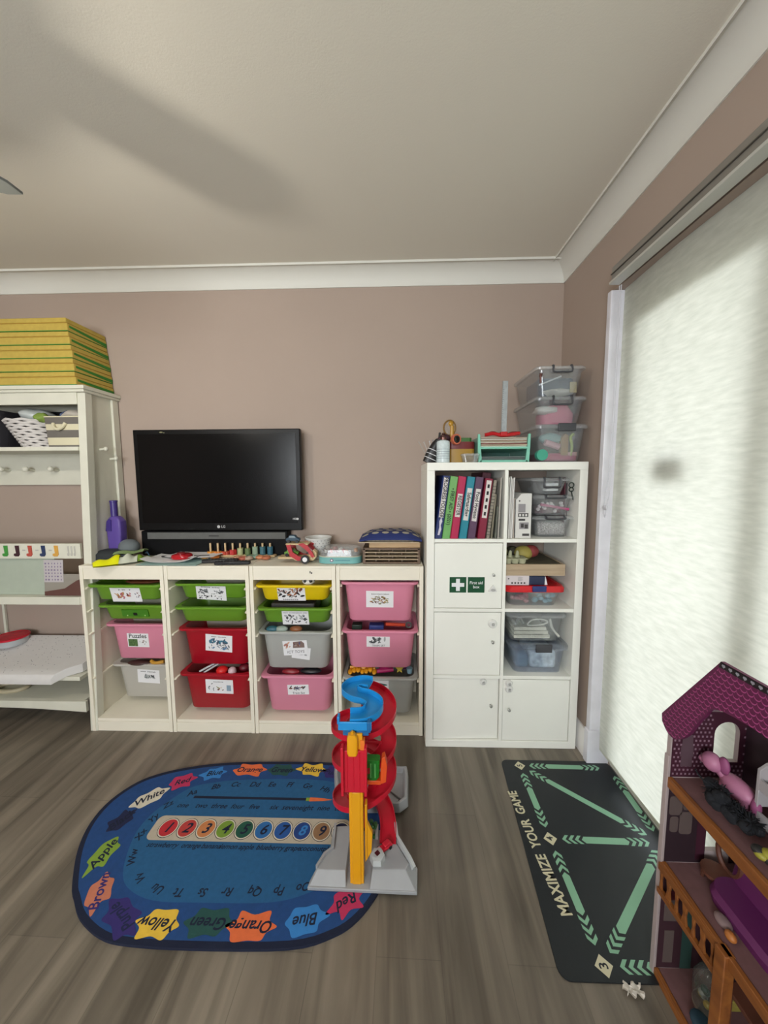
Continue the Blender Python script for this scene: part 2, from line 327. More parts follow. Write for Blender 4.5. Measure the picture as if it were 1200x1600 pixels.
for w, (x, y), a in zip(['Zz', 'Yy', 'Xx', 'Ww', 'Vv', 'Uu', 'Tt', 'Ss', 'Rr', 'Qq', 'Pp', 'Oo', 'Nn', 'Mm', 'Ii'],
    [(-1.131, -.785), (-1.152, -.848), (-1.156, -.916), (-1.125, -1.000), (-1.048, -1.066), (-.965, -1.097), (-.886, -1.105), (-.806, -1.103), (-.723, -1.099), (-.63, -1.097), (-.55, -1.093), (-.47, -1.078), (-.40, -1.03), (-.355, -.97), (-.40, -.735)],
    (45, 62, 85, 115, 140, 165, 180, 180, 180, 180, 184, 195, 215, 240, -40)):
    b.text(w, .036, RN, TR(x, y, .0106, rz=math.radians(a)), bold=.018, shear=.25)
# number bar
bar = [(-1.125+.0, -.937), (-.345, -.930), (-.340, -.828), (-1.135, -.836)]
b.flat([(p[0]-.735, p[1]-.883) for p in rrect(.79, .102, .022)] and [(-.735+p[0], -.883+p[1]) for p in rrect(.79, .102, .024)], .0104, rc('oatmeal', '#b3aa98'))
cols = ['#b5262f', '#b13a35', '#c07a48', '#6f8f2d', '#17503f', '#24639f', '#1d4f93', '#1b3c7c', '#8c6a4b', '#131c3f']
for i, c in enumerate(cols):
    x = -1.065+.0769*i; y = -.884
    circ = lambda r: [(x+r*math.cos(2*PI*k/28), y+r*1.08*math.sin(2*PI*k/28)) for k in range(28)]
    b.flat(circ(.0385), .0106+i*.00001, RB); b.flat(circ(.0365), .0108+i*.00001, CW); b.flat(circ(.0325), .0110+i*.00001, rc('disc %d' % i, c))
    b.text(str(i+1), .056 if i < 9 else .046, RB if i < 7 or i == 8 else CB_, TR(x, y-.001, .0114), bold=.02, shear=.25)
for w, x in zip('one two three four five six seven eight nine ten'.split(), (-1.065, -.985, -.908, -.83, -.757, -.673, -.603, -.537, -.462, -.395)): b.text(w, .031, RN, TR(x, -.785, .0106), bold=.014, shear=.3)
for w, x in zip('strawberry orange banana lemon apple blueberry grape coconut plum'.split(), (-1.045, -.935, -.857, -.790, -.722, -.632, -.545, -.475, -.405)): b.text(w, .0265, RN, TR(x, -.952, .0106), bold=.014, shear=.3)
b.flat([(-1.04, -.750), (-.545, -.750), (-.545, -.738), (-1.04, -.738)], .0106, RN); b.flat([(-.545, -.752), (-.53, -.752), (-.53, -.736), (-.545, -.736)], .0107, CA)
b.flat([(-.53, -.754), (-.47, -.751), (-.43, -.744), (-.47, -.737), (-.53, -.734)], .0106, CO)
tag(b.build('rug', smooth=False, recalc=False), 'oval blue alphabet and number rug with colour word splats on the grey floor', 'rug')
# ------------------------------------------------------------------ dark game mat
MK = mat('dark rubber mat', '#181d21', .42, bump=.2, bscale=500, spec=.4); MG = mat('mint print', '#7fae90', .5); MW = mat('cream print', '#c9c3a4', .5)
out_m = []
for (cx, cy), a0 in (((.850, -.525), 0), ((.392, -.525), 90), ((.332, -1.256), 180), ((.850, -1.256), 270)):
    for i in range(6):
        a = math.radians(a0+90*i/5); out_m.append((cx+.03*math.cos(a), cy+.03*math.sin(a)))
b = MB().prism(out_m, 0, .004, MK)
def arrow(P0, P1, w=.026, s0=.045, s1=.045, z=.0043):
    P0, P1 = Vector(P0), Vector(P1); d = P1-P0; Ln = d.length; d.normalize(); n = Vector((-d.y, d.x))
    def pt(t, o): q = P0+d*t+n*o; return (q.x, q.y)
    def chev(t, sg):       # pointing towards -sg
        h = w*.62; b.flat([pt(t, 0), pt(t+sg*h, h), pt(t+sg*(h+.013), h), pt(t+sg*.013, 0), pt(t+sg*(h+.013), -h), pt(t+sg*h, -h)], z, MG)
    for k in range(3): chev(s0+k*.024, 1); chev(Ln-s1-k*.024, -1)
    a, c = s0+.074, Ln-s1-.074
    b.flat([pt(a, 0), pt(a+.012, w/2), pt(c-.012, w/2), pt(c, 0), pt(c-.012, -w/2), pt(a+.012, -w/2)], z, MG)
N5, N4, N3, R5, R4, R3 = (.446, -.530), (.441, -.886), (.437, -1.252), (.868, -.536), (.858, -.893), (.85, -1.255)
for q in ((N5, N4), (N4, N3), (N5, R5), (N5, R4), (N4, R4), (N3, R4), (N3, R3), (R5, R4), (R4, R3)): arrow(*q)
for (x, y), w in ((N5, '5'), (N4, '4'), (N3, '3')):
    b.flat([(x-.026, y), (x, y-.026), (x+.026, y), (x, y+.026)], .0045, MW); b.text(w, .034, MK, TR(x, y, .0048, rz=PI/2), bold=.02)
b.text('MAXIMIZE  YOUR  GAME', .052, MW, TR(.377, -.905, .0045, rz=PI/2+.062), bold=.025, sx=.80)
tag(b.build('game_mat', smooth=False, recalc=False), 'dark rubber play mat with mint arrows and numbered diamonds by the door', 'mat')
r = random.Random(5)
b = MB(); b.grid(lambda u, v: (.465+.045*u+.006*math.sin(v*9), -1.312+.025*v+.006*math.sin(u*13), .003+.007*abs(math.sin(u*7+v*5))*r.uniform(.5, 1)), 10, 8, mat('crumpled tissue', '#cfc8bd', .8))
tag(b.build('crumpled_tissue', recalc=False), 'small crumpled pale scrap of tissue on the floor below the dark play mat', 'tissue')
# ------------------------------------------------------------------ open wardrobe unit (left)
t = thing('open_shelf_unit', 'tall cream wooden shelf unit with peg hooks against the left of the wall', 'shelf unit', (-2.4, -.16, 0))
XO, XI, XE = -1.815, -1.858, -3.0
def yf(z): return -.332+.05*z
def post(x0, x1):
    V = [(x, y, z) for z in (0, 1.862) for x, y in ((x0, yf(z)), (x1, yf(z)), (x1, yf(z)+.045), (x0, yf(z)+.045))]
    return MB().add(V, [(0, 1, 2, 3), (4, 5, 6, 7), (0, 1, 5, 4), (1, 2, 6, 5), (2, 3, 7, 6), (3, 0, 4, 7)], CREAM)
for x0, x1 in ((XI, XO), (XE, XE+.045)):
    post(x0, x1).build('front_post', t, bev=.002); MB().box(x0, x1, -.050, -.006, 0, 1.862, CREAM).build('rear_post', t, bev=.002)
    xm = x0+.018
    V = [(x, y, z) for z in (.06, 1.862) for x, y in ((xm, yf(z)+.04), (xm+.012, yf(z)+.04), (xm+.012, -.045), (xm, -.045))]
    MB().add(V, [(0, 1, 2, 3), (4, 5, 6, 7), (0, 1, 5, 4), (1, 2, 6, 5), (2, 3, 7, 6), (3, 0, 4, 7)], CREAM).build('side_panel', t)
b = MB().box(XE-.02, XO+.018, -.268, -.002, 1.876, 1.896, CREAM).box(XE-.012, XO+.010, -.258, -.002, 1.862, 1.876, CREAM); b.build('top_board', t, bev=.003)
MB().box(XE+.045, XI, -.245, -.225, 1.800, 1.862, CREAM).build('top_rail', t, bev=.002)
MB().box(XE+.045, XI, -.262, -.012, 1.553, 1.574, CREAM).build('shelf', t, bev=.0015)
MB().box(XE+.045, XI, -.016, -.004, 1.80, 1.862, CREAM).build('rear_rail', t)
MB().box(XE+.045, XI, -.020, -.004, 1.366, 1.553, CREAM).build('hook_rail', t, bev=.001)
for i in range(7):
    x = -2.206-.157*i*.97
    if x > -2.95: MB().tube([(x, -.020, 1.455), (x, -.062, 1.460)], .008, CREAM, 10).ell((x, -.072, 1.461), (.017, .014, .017), CREAM, 8).build('peg_hook', t)
for y, z in ((-.150, 1.567), (-.080, 1.517)):
    MB().tube([(XO-.018, y, z), (XO+.016, y, z+.002)], .007, CREAM, 10).ell((XO+.022, y, z+.003), (.011, .013, .013), CREAM, 8).build('side_knob', t)
MB().box(XE+.045, XI-.03, -.300, -.012, .712, .755, CREAM).box(XE+.045, XI-.005, -.296, -.290, .712, .755, CREAM).build('shelf', t, bev=.002)
b = MB().box(XE+.045, XI-.02, -.278, -.264, .966, 1.048, CREAM)
bc = {k: mat('boot '+k, v, .6) for k, v in (('green', '#3f8f3a'), ('plum', '#3a1a24'), ('red', '#b04c3e'), ('navy', '#27375c'), ('ochre', '#cf9c45'), ('pale', '#b9b6ae'))}
boot = [(-.012, .03), (.010, .03), (.011, -.02), (.004, -.030), (-.014, -.030), (-.022, -.024), (-.020, -.014), (-.008, -.012)]
for x, k in ((-2.297, 'green'), (-2.232, 'plum'), (-2.160, 'red'), (-2.085, 'navy'), (-2.012, 'ochre')):
    b.prism([(x+p[0], 1.008+p[1]) for p in boot], -.281, -.278, bc[k], 'y')
for k in range(3):
    b.prism([(-1.945+k*.018+p[0]*.35, 1.008+p[1]*.9) for p in boot], -.280, -.278, bc['pale'], 'y')
for x in (-2.196, -2.122, -2.047): b.box(x-.008, x+.008, -.2795, -.278, .998+.01, 1.006+.01, bc['pale'])
b.build('boot_picture_rail', t)['label'] = 'white rail with a row of small coloured boots'
b = MB().box(XE+.05, -2.045, -.262, -.256, .757, .962, mat('pale green grey reflection', '#a9b3a4', .35, var=.03)); b.build('panel', t)['label'] = 'mirror panel below the boots, its pale green-grey reflection painted flat'  # mirror's pale reflection put into the panel colour
MB().box(XE+.045, XI-.05, -.318, -.012, .283, .305, CREAM).build('shelf', t, bev=.002)
MB().box(XE+.045, XI-.05, -.30, -.012, .145, .160, CREAM).build('shelf', t, bev=.002)
n = 14; arch = [(XE+.045, .16), (XI-.03, .16), (XI-.03, .098)]+[(XI-.03-(XI-XE-.08)*i/n, .098+.022*math.sin(PI*i/n)) for i in range(1, n)]+[(XE+.045, .098)]
MB().prism(arch, -.316, -.298, CREAM, 'y').build('bottom_rail', t, bev=.001)
MB().box(-2.66, -2.645, -.016, -.004, .305, .712, CREAM).build('back_batten', t)
# mirror reflection painted as a flat lilac and brown sheet below the boots
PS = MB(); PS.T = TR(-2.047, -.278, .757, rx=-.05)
PS.box(-.055, .055, 0, .002, .075, .200, mat('lilac reflection', '#b8b2b4', .6)).box(-.055, .185, .001, .003, 0, .120, mat('ash grey reflection', '#8f8a80', .6))
PS.prism([(-.055, 0), (.185, 0), (.185, .105), (.13, .085), (.06, .040), (-.055, .022)], -.0006, 0, mat('brown reflection', '#5b3a33', .7), 'y')
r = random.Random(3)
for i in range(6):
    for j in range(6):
        PS.box(-.046+i*.017+r.uniform(-.003, .003), -.046+i*.017+.006, -.0008, 0, .085+j*.018, .085+j*.018+.008, mat('violet reflection marks', '#7d6f8e', .7))
tag(PS.build('painted_reflection', smooth=False), 'mirror reflection painted flat in lilac and brown under the row of painted boots', 'card')
# changing mat, tin, ring
CM = mat('white dotted wipe cloth', '#cfcdcb', .5, var=.02, scale=30)
b = MB()
def cmrow(y, z, x1, th): return [(-2.94, y, z), (x1, y, z), (x1, y, z-th), (-2.94, y, z-th)]
Rr = [cmrow(-.015, .405, -1.93, .09), cmrow(-.05, .425, -1.90, .115), cmrow(-.16, .385, -1.905, .07), cmrow(-.27, .358, -1.93, .048), cmrow(-.315, .352, -1.985, .046), cmrow(-.350, .335, -2.02, .045), cmrow(-.362, .315, -2.03, .03)]
b.loft(Rr, CM)
dot = mat('small grey dots', '#77747c', .6); r = random.Random(11)
for i in range(150):
    x = r.uniform(-2.55, -2.04); y = r.uniform(-.345, -.03)
    for k in range(len(Rr)-1):
        y0, y1 = Rr[k][0][1], Rr[k+1][0][1]
        if y1 <= y <= y0: z = Rr[k][0][2]+(Rr[k+1][0][2]-Rr[k][0][2])*(y-y0)/(y1-y0); b.box(x-.0018, x+.0018, y-.0018, y+.0018, z-.001, z+.0012, dot)
tag(b.build('changing_mat', bev=.012, seg=3), 'white padded changing mat with tiny dots on the low left shelf', 'changing mat')
t = thing('round_tin', 'round clear tub with a bright red lid on the white dotted mat', 'tub', (-2.50, -.12, .405))
MB().lathe([(.070, 0), (.078, .004), (.082, .040), (.078, .040), (.072, .008)], -2.50, -.12, .400, clear('clear tub', body=.4), 28).build('tub_body', t)
MB().lathe([(.083, 0), (.086, .003), (.086, .010), (.080, .013), (.076, .010), (.02, .0095)], -2.50, -.12, .440, mat('bright red lid', '#b8102a', .45, var=.2, scale=40), 28).build('lid', t)
b = MB().tube([(-2.43+.085*math.cos(a), -.20+.05*math.sin(a), .172) for a in [2*PI*i/28 for i in range(28)]], .012, mat('beige ring', '#b5ab8f', .6), 8, True)
tag(b.build('ring_toy'), 'beige ring lying on the lowest shelf under the dotted mat', 'ring')
# basket, storage box and cloths on the top shelf
WK = mat('white wicker', '#cdc9c6', .7)
b = MB()
for k in range(11):
    z = 1.580+k*.0145; r0 = .082+k*.0034
    b.tube([(-2.175+r0*1.08*math.cos(2*PI*i/36)-.016*k*.35, -.13+r0*.9*math.sin(2*PI*i/36), z+.0035*math.sin(i*PI/2+(k % 2)*PI)) for i in range(36)], .0078, WK, 6, True)
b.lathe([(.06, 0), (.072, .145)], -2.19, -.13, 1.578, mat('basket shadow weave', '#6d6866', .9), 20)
tag(b.build('wicker_basket'), 'white wicker basket on the upper left shelf beside the striped box', 'basket')
r = random.Random(8)
def crumple(name, c, rad, m, label, cat, seed=1, amp=.25, n=10, group=None):
    rr = random.Random(seed); ph = [rr.uniform(0, 6) for _ in range(6)]; b = MB(); R = []
    for j in range(1, n):
        a = PI*j/n-PI/2; row = []
        for i in range(n*2):
            q = 2*PI*i/(n*2); k = 1+amp*(.5*math.sin(3*q+ph[0]+2*a)+.3*math.sin(5*q+ph[1]-3*a)+.3*math.sin(4*a+ph[2]))
            row.append((c[0]+rad[0]*k*math.cos(a)*math.cos(q), c[1]+rad[1]*k*math.cos(a)*math.sin(q), c[2]+rad[2]*(1+amp*.3*math.sin(2*q+ph[3]))*math.sin(a)))
        R.append(row)
    b.loft(R, m); return tag(b.build(name, angle=1.2), label, cat, group)
crumple('plastic_bag', (-2.20, -.13, 1.755), (.075, .07, .045), mat('pale bag plastic', '#b9bfbd', .3), 'pale plastic bag bulging from the white wicker basket', 'bag', 2)
crumple('green_cloth', (-2.125, -.175, 1.742), (.035, .03, .028), mat('lime cloth', '#7c9440', .7), 'lime green bundle tucked in the right side of the wicker basket', 'cloth', 4)
t = thing('striped_storage_box', 'grey and cream striped fabric box with a rope handle on the upper shelf', 'storage box', (-1.955, -.15, 1.575))
G1 = mat('grey stripe fabric', '#6b6660', .9, bump=.3, bscale=600); G2 = mat('cream stripe fabric', '#cfc8ab', .9, bump=.3, bscale=600)
b = MB(); zs = [1.575, 1.585, 1.625, 1.665, 1.697, 1.735]; cs = [G1, G2, G1, G2, G1]
for k in range(5):
    f = lambda z: .085+.012*(z-1.575)/.16
    R = [[(-1.955+p[0], -.145+p[1], z) for p in rrect(2*f(z)+.01, .19, .012, 3)] for z in (zs[k], zs[k+1])]
    b.loft(R, cs[k], k == 0, k == 4)
b.loft([[(-1.955+p[0], -.145+p[1], z) for p in rrect(.206, .196, .012, 3)] for z in (1.733, 1.739)], G2)
b.build('box_body', t)
MB().tube(smooth_open([(-2.000, -.243, 1.700), (-1.990, -.252, 1.678), (-1.965, -.256, 1.668), (-1.945, -.252, 1.678), (-1.932, -.243, 1.702)], 5), .008, G2, 8).build('rope_handle', t)
crumple('towel', (-1.94, -.15, 1.757), (.075, .07, .030), mat('oatmeal towel', '#b0a99f', .95), 'oatmeal cloth heaped on the striped storage box', 'cloth', 6)
crumple('blue_cloth', (-2.035, -.10, 1.762), (.032, .04, .032), mat('blue patterned cloth', '#59678a', .9, var=.5, scale=50), 'blue patterned cloth behind the oatmeal cloth', 'cloth', 9)
tag(MB().loft([[(-2.46+p[0], -.13+p[1], z) for p in rrect(w, .19, .05)] for z, w in ((1.576, .28), (1.70, .31), (1.775, .28), (1.785, .2))], mat('black navy fabric', '#0f0d15', .9)).build('dark_bag'), 'black bag in shadow at the far left of the upper shelf', 'bag')
tag(MB().loft([[(-2.08+p[0], -.035+p[1], z) for p in rrect(w, .024, .011)] for z, w in ((1.576, .44), (1.79, .44), (1.797, .42))], mat('black navy fabric', '#0f0d15')).build('folded_cloth'), 'dark navy folded cloth standing behind the wicker basket and striped box', 'cloth')
# folded foam mats on top
YM = mat('yellow foam', '#b79e48', .85, var=.06, scale=40, bump=.3, bscale=500); YG = mat('mat green edge', '#2f7a26', .7); YO = mat('mat ochre seam', '#a07c2a', .8); YL = mat('pale yellow green foam', '#aeb05a', .85)
for k in range(5):
    z0 = 1.8965+k*.0684; x1 = -1.835-.0055*k+random.uniform(-.003, .003); h = .0675
    where = ['at the bottom of the stack', 'second from the bottom of the stack', 'in the middle of the stack', 'second from the top of the stack', 'at the top of the stack'][k]
    t = thing('folded_foam_mat', 'yellow folded foam mat with green edge, %s' % where, 'foam mat', (-2.25, -.13, z0), 'folded foam mats on the shelf unit')
    y0 = -.262+random.uniform(-.003, .003)
    MB().box(-2.75, x1, y0, -.004, z0, z0+h*.60, YM).build('lower_layer', t, bev=.004)
    MB().box(-2.75, x1-.004, y0-.002, -.004, z0+h*.64, z0+h*.99, YM).build('upper_layer', t, bev=.004)
    MB().box(-2.75, x1-.003, y0+.002, -.006, z0+h*.60, z0+h*.64, YO).build('seam', t)
    V = [(x1+.0012, y0+.012, z0+h*.30), (x1+.0012, -.006, z0+h*.06), (x1+.0012, -.006, z0+h*.34), (x1+.0012, y0+.012, z0+h*.46)]
    b = MB().add(V+[(x1-.002, v[1], v[2]) for v in V], [(0, 1, 2, 3), (7, 6, 5, 4), (0, 1, 5, 4), (1, 2, 6, 5), (2, 3, 7, 6), (3, 0, 4, 7)], YG)
    b.box(-2.75, x1+.001, y0-.003, -.006, z0-.0010, z0+.0026, YG); b.build('green_edge', t)
# ------------------------------------------------------------------ storage frames
YF = -.333
UX = [-1.847, -1.387, -.927, -.467]
RZ = [[.832, .704, .577, .325], [.832, .704, .577, .325], [.834, .704, .572, .322], [.853, .589, .326]]
desc = ['white storage unit at the left end beside the cream shelf unit', 'white storage unit second from the left holding two green and two red bins',
        'white storage unit third from the left holding the yellow bin', 'white storage unit next to the tall cube shelf holding two pink bins']
desc[0] = 'white storage unit at the left end beside the cream shelf unit'
for k, x0 in enumerate(UX):
    x1 = x0+.458
    t = thing('storage_unit', desc[k], 'storage frame', (x0+.23, -.18, 0), 'white storage frames in a row')
    for s, (a, c) in enumerate(((x0+.001, x0+.020), (x1-.020, x1))):
        MB().box(a, c, YF, -.035, 0, .940, WHITE).build('side_panel', t, bev=.0015)
        for z in RZ[k]:
            xa, xb = (c-.001, c+.011) if s == 0 else (a-.011, a+.001)
            MB().prism([(YF+.004, z-.021), (YF+.010, z-.027), (-.05, z-.023), (-.05, z-.0155), (YF+.016, z-.0155)], xa, xb, WHITE, 'x').build('runner', t)
    MB().box(x0+.020, x1-.020, YF+.002, -.035, .925, .939, WHITE).build('top_panel', t, bev=.001)
    MB().box(x0+.020, x1-.020, YF+.004, YF+.018, .864, .925, WHITE).build('front_rail', t, bev=.001)
    MB().box(x0+.020, x1-.020, YF+.006, -.035, .056, .072, WHITE).build('bottom_shelf', t, bev=.001)
    MB().box(x0+.020, x1-.020, YF+.004, YF+.018, 0, .055, WHITE).build('plinth', t, bev=.001)
    MB().box(x0+.020, x1-.020, -.042, -.036, .072, .925, WHITE).build('back_panel', t)
# scribble of marker on the third frame's rail
tag(MB().box(-.605, -.600, YF+.0030, YF+.0042, .900, .912, INK).box(-.598, -.592, YF+.003, YF+.0042, .897, .906, INK).build('ink_mark'), 'tiny dark mark stuck on the rail above the yellow bin', 'mark')
# ------------------------------------------------------------------ bins
GRN = mat('green bin plastic', '#679428', .4, bump=.05); RED = mat('red bin plastic', '#a50f22', .42); PNK = mat('pink bin plastic', '#dd8ba3', .45); YEL = mat('yellow bin plastic', '#e0c20e', .4)
WBN = mat('frosted white bin', '#bdbab2', .45); GBN = mat('frosted grey bin', '#aeb0ab', .45)
def art(b, kind, w, h):
    """drawing in XY, paper centre at origin"""
    r = random.Random(hash(kind) % 1000 if isinstance(kind, int) else sum(map(ord, kind)))
    z = .0006
    def blobs(n, x0, x1, y0, y1, s, cols):
        for i in range(n):
            x, y = r.uniform(x0, x1)*w, r.uniform(y0, y1)*h; a = r.uniform(0, 3); l = s*r.uniform(.6, 1.3); ww = l*r.uniform(.25, .6)
            P = [(x+l*math.cos(2*PI*q/8)*math.cos(a)-ww*math.sin(2*PI*q/8)*math.sin(a), y+l*math.cos(2*PI*q/8)*math.sin(a)+ww*math.sin(2*PI*q/8)*math.cos(a)) for q in range(8)]
            b.flat(P, z+i*.00002, cols[i % len(cols)])
    A = lambda n_, c: mat('print '+n_, c, .7)
    if kind == 'puppets': blobs(26, -.36, .15, -.22, .12, .009, [A('rose', '#a8575c'), A('tan', '#b98c4f'), A('pinkish', '#b8707a'), A('brown', '#6a3a2e')]); blobs(6, .25, .45, -.3, .2, .005, [A('dusk', '#55506a'), A('brown', '#6a3a2e')])
    if kind == 'puzzle':
        b.flat([(-.46*w, -.44*h), (-.03*w, -.44*h), (-.03*w, .08*h), (-.46*w, .08*h)], z, A('leaf', '#4c6b3a')); blobs(10, -.44, -.06, -.4, .02, .006, [A('dark leaf', '#37522c'), A('moss', '#6d8450')])
        blobs(7, .05, .42, -.38, .02, .005, [A('brown', '#6a3a2e'), A('grey green', '#6a7d63')])
    if kind == 'line': blobs(16, -.3, .3, -.1, .06, .011, [A('grey', '#7a7f80'), A('dark grey', '#4a4d50'), A('pale', '#a5a9aa')])
    if kind == 'kitchen': blobs(14, -.42, -.1, -.1, .2, .010, [A('dark grey', '#4a4d50'), A('grey', '#7a7f80')]); blobs(12, 0, .4, -.1, .2, .008, [A('pale', '#a5a9aa'), A('dark grey', '#4a4d50')]); blobs(22, -.42, .42, -.42, -.18, .006, [A('dark grey', '#4a4d50'), INK])
    if kind == 'train': blobs(18, -.35, .3, .02, .2, .013, [A('steel blue', '#56789c'), A('slate', '#3f4f5f'), A('teal blue', '#3a7288')]); blobs(24, -.38, .4, -.35, -.08, .008, [A('steel blue', '#56789c'), A('grey', '#7a7f80')])
    if kind == 'small': blobs(5, -.4, -.22, -.3, .2, .007, [A('grey', '#7a7f80')]); blobs(8, -.1, .15, -.3, .05, .007, [A('tan', '#b98c4f'), A('brown', '#6a3a2e'), A('olive', '#7a7a3c')]); b.flat([(.26*w, -.3*h), (.42*w, -.3*h), (.42*w, .12*h), (.26*w, .12*h)], z, A('steel pale', '#8a9fb0'))
    if kind == 'animals': blobs(40, -.45, .45, -.2, .42, .011, [A('brown', '#6a3a2e'), A('orange brown', '#a8673c'), A('pale', '#a5a9aa'), INK])
    if kind == 'music': blobs(22, -.38, .4, -.12, .22, .010, [A('dark grey', '#4a4d50'), A('pale', '#a5a9aa')]); blobs(12, -.38, .42, -.38, -.2, .007, [INK, A('dark grey', '#4a4d50')])
    if kind == 'ict':
        b.flat([(-.10*w, -.0*h), (.38*w, .0*h), (.38*w, .30*h), (.28*w, .45*h), (-.06*w, .42*h)], z, A('taupe', '#7a6660')); blobs(8, -.05, .33, .03, .35, .008, [A('brown', '#6a3a2e'), A('dusk', '#55506a'), A('taupe light', '#a08c80')])
        blobs(5, -.42, -.2, .02, .4, .010, [A('skin', '#c79c86'), A('rosy', '#a87468')])
    if kind == 'track': blobs(12, -.42, .3, .12, .3, .010, [A('dusk', '#55506a'), A('brown', '#6a3a2e'), A('dark grey', '#4a4d50')]); blobs(5, -.3, .1, -.1, .1, .008, [A('pale', '#a5a9aa')])
    if kind == 'track2': blobs(10, -.3, .3, .2, .32, .012, [A('pale', '#a5a9aa'), A('dark grey', '#4a4d50')]); blobs(10, -.4, .1, -.08, .04, .010, [A('dark grey', '#4a4d50')])
    if kind == 'pile':
        cs_ = [A('tan', '#b98c4f'), A('olive', '#7a7a3c'), A('brown', '#6a3a2e'), A('sage', '#8f9a7c'), A('taupe', '#7a6660')]
        for i in range(60):
            a = r.uniform(0, 6.28); q = math.sqrt(r.random()); x, y = .36*w*q*math.cos(a), -.06*h+.24*h*q*math.sin(a); g = r.uniform(0, 3); l = .010
            b.flat([(x+l*math.cos(g), y+l*.5*math.sin(g)), (x-.003*math.sin(g), y+.003*math.cos(g)), (x-l*math.cos(g), y-l*.5*math.sin(g)), (x+.003*math.sin(g), y-.003*math.cos(g))], z+i*.00001, cs_[i % 5])
    if kind == 'plane': b.flat([(.05*w, .40*h), (.42*w, .28*h), (.46*w, .22*h), (.1*w, .18*h), (-.1*w, .16*h), (.12*w, .26*h)], z, A('dark teal', '#2f5a58')); blobs(4, .1, .3, -.1, .1, .007, [A('crimson dot', '#a03a4c'), A('steel blue', '#56789c')]); blobs(10, -.45, 0, -.1, .3, .012, [A('steel blue', '#56789c'), A('sage', '#8f9a7c')])
def scribble(b, w, h, m, T, n):
    rr = random.Random(n)
    for i in range(n):
        if rr.random() < .12: continue
        x = -w/2+w*i/n; a = w/n*.7
        b.add([(x, -h/2, 0), (x+a*.3, -h/2, 0), (x+a*.3, h/2*rr.uniform(.4, 1), 0), (x, h/2, 0), (x+a*.3, h*.1, 0), (x+a, h*.1, 0), (x+a, -h*rr.uniform(.2, .5), 0), (x+a*.3, -h*.1, 0)], [(0, 1, 2, 3), (4, 5, 6, 7)], m, T)
def paper(t, x, y, z, w, h, tilt, lean, title, tsz, kind, tpos=.36, name='paper_label', hand=0, pm=None):
    b = MB(); b.T = TR(x, y, z) @ Matrix.Rotation(lean, 4, 'X') @ Matrix.Rotation(-tilt, 4, 'Y') @ FRONT
    b.box(-w/2, w/2, -h/2, h/2, -.0006, .0004, pm or PAPER)
    if kind: art(b, kind, w, h)
    if isinstance(title, int): scribble(b, title*tsz*.55, tsz*.55, INK, TR(0, tpos*h, .0008), title)
    elif title: b.text(title, tsz, INK, TR(0, tpos*h, .0008), bold=.012 if not hand else .0, shear=.15*hand)
    return b.build(name, t, smooth=False, recalc=False)
def bin_(k, zi, m, label, deep, yfr, xo=0):
    zt = RZ[k][zi]; xc = UX[k]+.229+xo; h = .222 if deep else .092
    t = thing('storage_bin', label, 'bin', (xc, yfr+.15, zt-h), 'bins in the storage frames')
    yc = yfr+.15
    def ring(w, d, z, r): return [(xc+p[0], yc+p[1], z) for p in rrect(w, d, r, 5)]
    bt = .065 if deep else .045
    b = MB().loft([ring(.322 if deep else .335, .212, zt-h, .035), ring(.336 if deep else .350, .226, zt-h+.006, .04), ring(.378, .260, zt-.016, .05), ring(.380, .262, zt-.0135, .05), ring(.404, .292, zt-.0140, .03), ring(.410, .300, zt-.008, .03),
        ring(.408, .298, zt, .03), ring(.372, .256, zt-.001, .045), ring(.368, .252, zt-.008, .045), ring(.328, .216, zt-h+.005, .035)], m)
    b.build('tub', t, angle=.9)
    return t, xc, yfr+.020, zt
def bl(bn, dx, dz, w, h, tilt, title, tsz, kind, deep=True, **kw):
    t, xc, y, zt = bn; sl = .017/.2 if deep else .017/.07
    yy = y-.0012+(-dz)*sl if dz > -.19 else y
    return paper(t, xc+dx, yy-.0008-(.003 if not deep else 0), zt+dz, w, h, tilt, math.atan(sl), title, tsz, kind, **kw)
B = bin_(0, 0, GRN, 'shallow green bin at the top left, label with dotted pink picture', False, -.330); bl(B, -.005, -.062, .165, .085, 0, 7, .018, 'puppets', False, tpos=.38)
B = bin_(0, 1, GRN, 'shallow green bin with a label slot and no label, under the top left bin', False, -.286, .010)
t_, xc_, y_, zt_ = B
b = MB(); b.T = TR(xc_+.0, y_+.006, zt_-.052, rx=.2); b.box(-.075, .075, -.004, .004, -.020, .022, mat('dark green slot', '#3f7a18', .5)).box(-.010, .012, -.0048, 0, -.012, .004, BLACK)
b.ell((-.045, -.004, -.012), (.004, .002, .004), mat('pale clip', '#a8c880', .4), 5).ell((.055, -.004, -.012), (.004, .002, .004), b.M[-1], 5); b.build('label_slot', t_)
B = bin_(0, 2, PNK, 'deep pink bin marked Puzzles', True, -.240, .008); bl(B, -.03, -.105, .125, .085, -.02, 'Puzzles', .036, 'puzzle', tpos=.30)
B = bin_(0, 3, WBN, 'deep frosted white bin at the bottom of the left frame', True, -.215, .008); bl(B, .0, -.085, .13, .085, -.06, 11, .015, 'line', tpos=.36, hand=1)
B = bin_(1, 0, GRN, 'shallow green bin with a busy grey picture label, above another green bin', False, -.298); bl(B, -.01, -.058, .165, .090, -.07, 12, .016, 'kitchen', False, tpos=.38)
B = bin_(1, 1, GRN, 'plain shallow green bin without any label above the red bins', False, -.312)
B = bin_(1, 2, RED, 'upper deep red bin with a blue picture label', True, -.295, .004); bl(B, .015, -.092, .150, .100, -.085, 11, .014, 'train', tpos=.38)
B = bin_(1, 3, RED, 'lower deep red bin with toys showing at its open top', True, -.310, .006); bl(B, .012, -.085, .155, .085, -.03, 9, .013, 'small', tpos=.34)
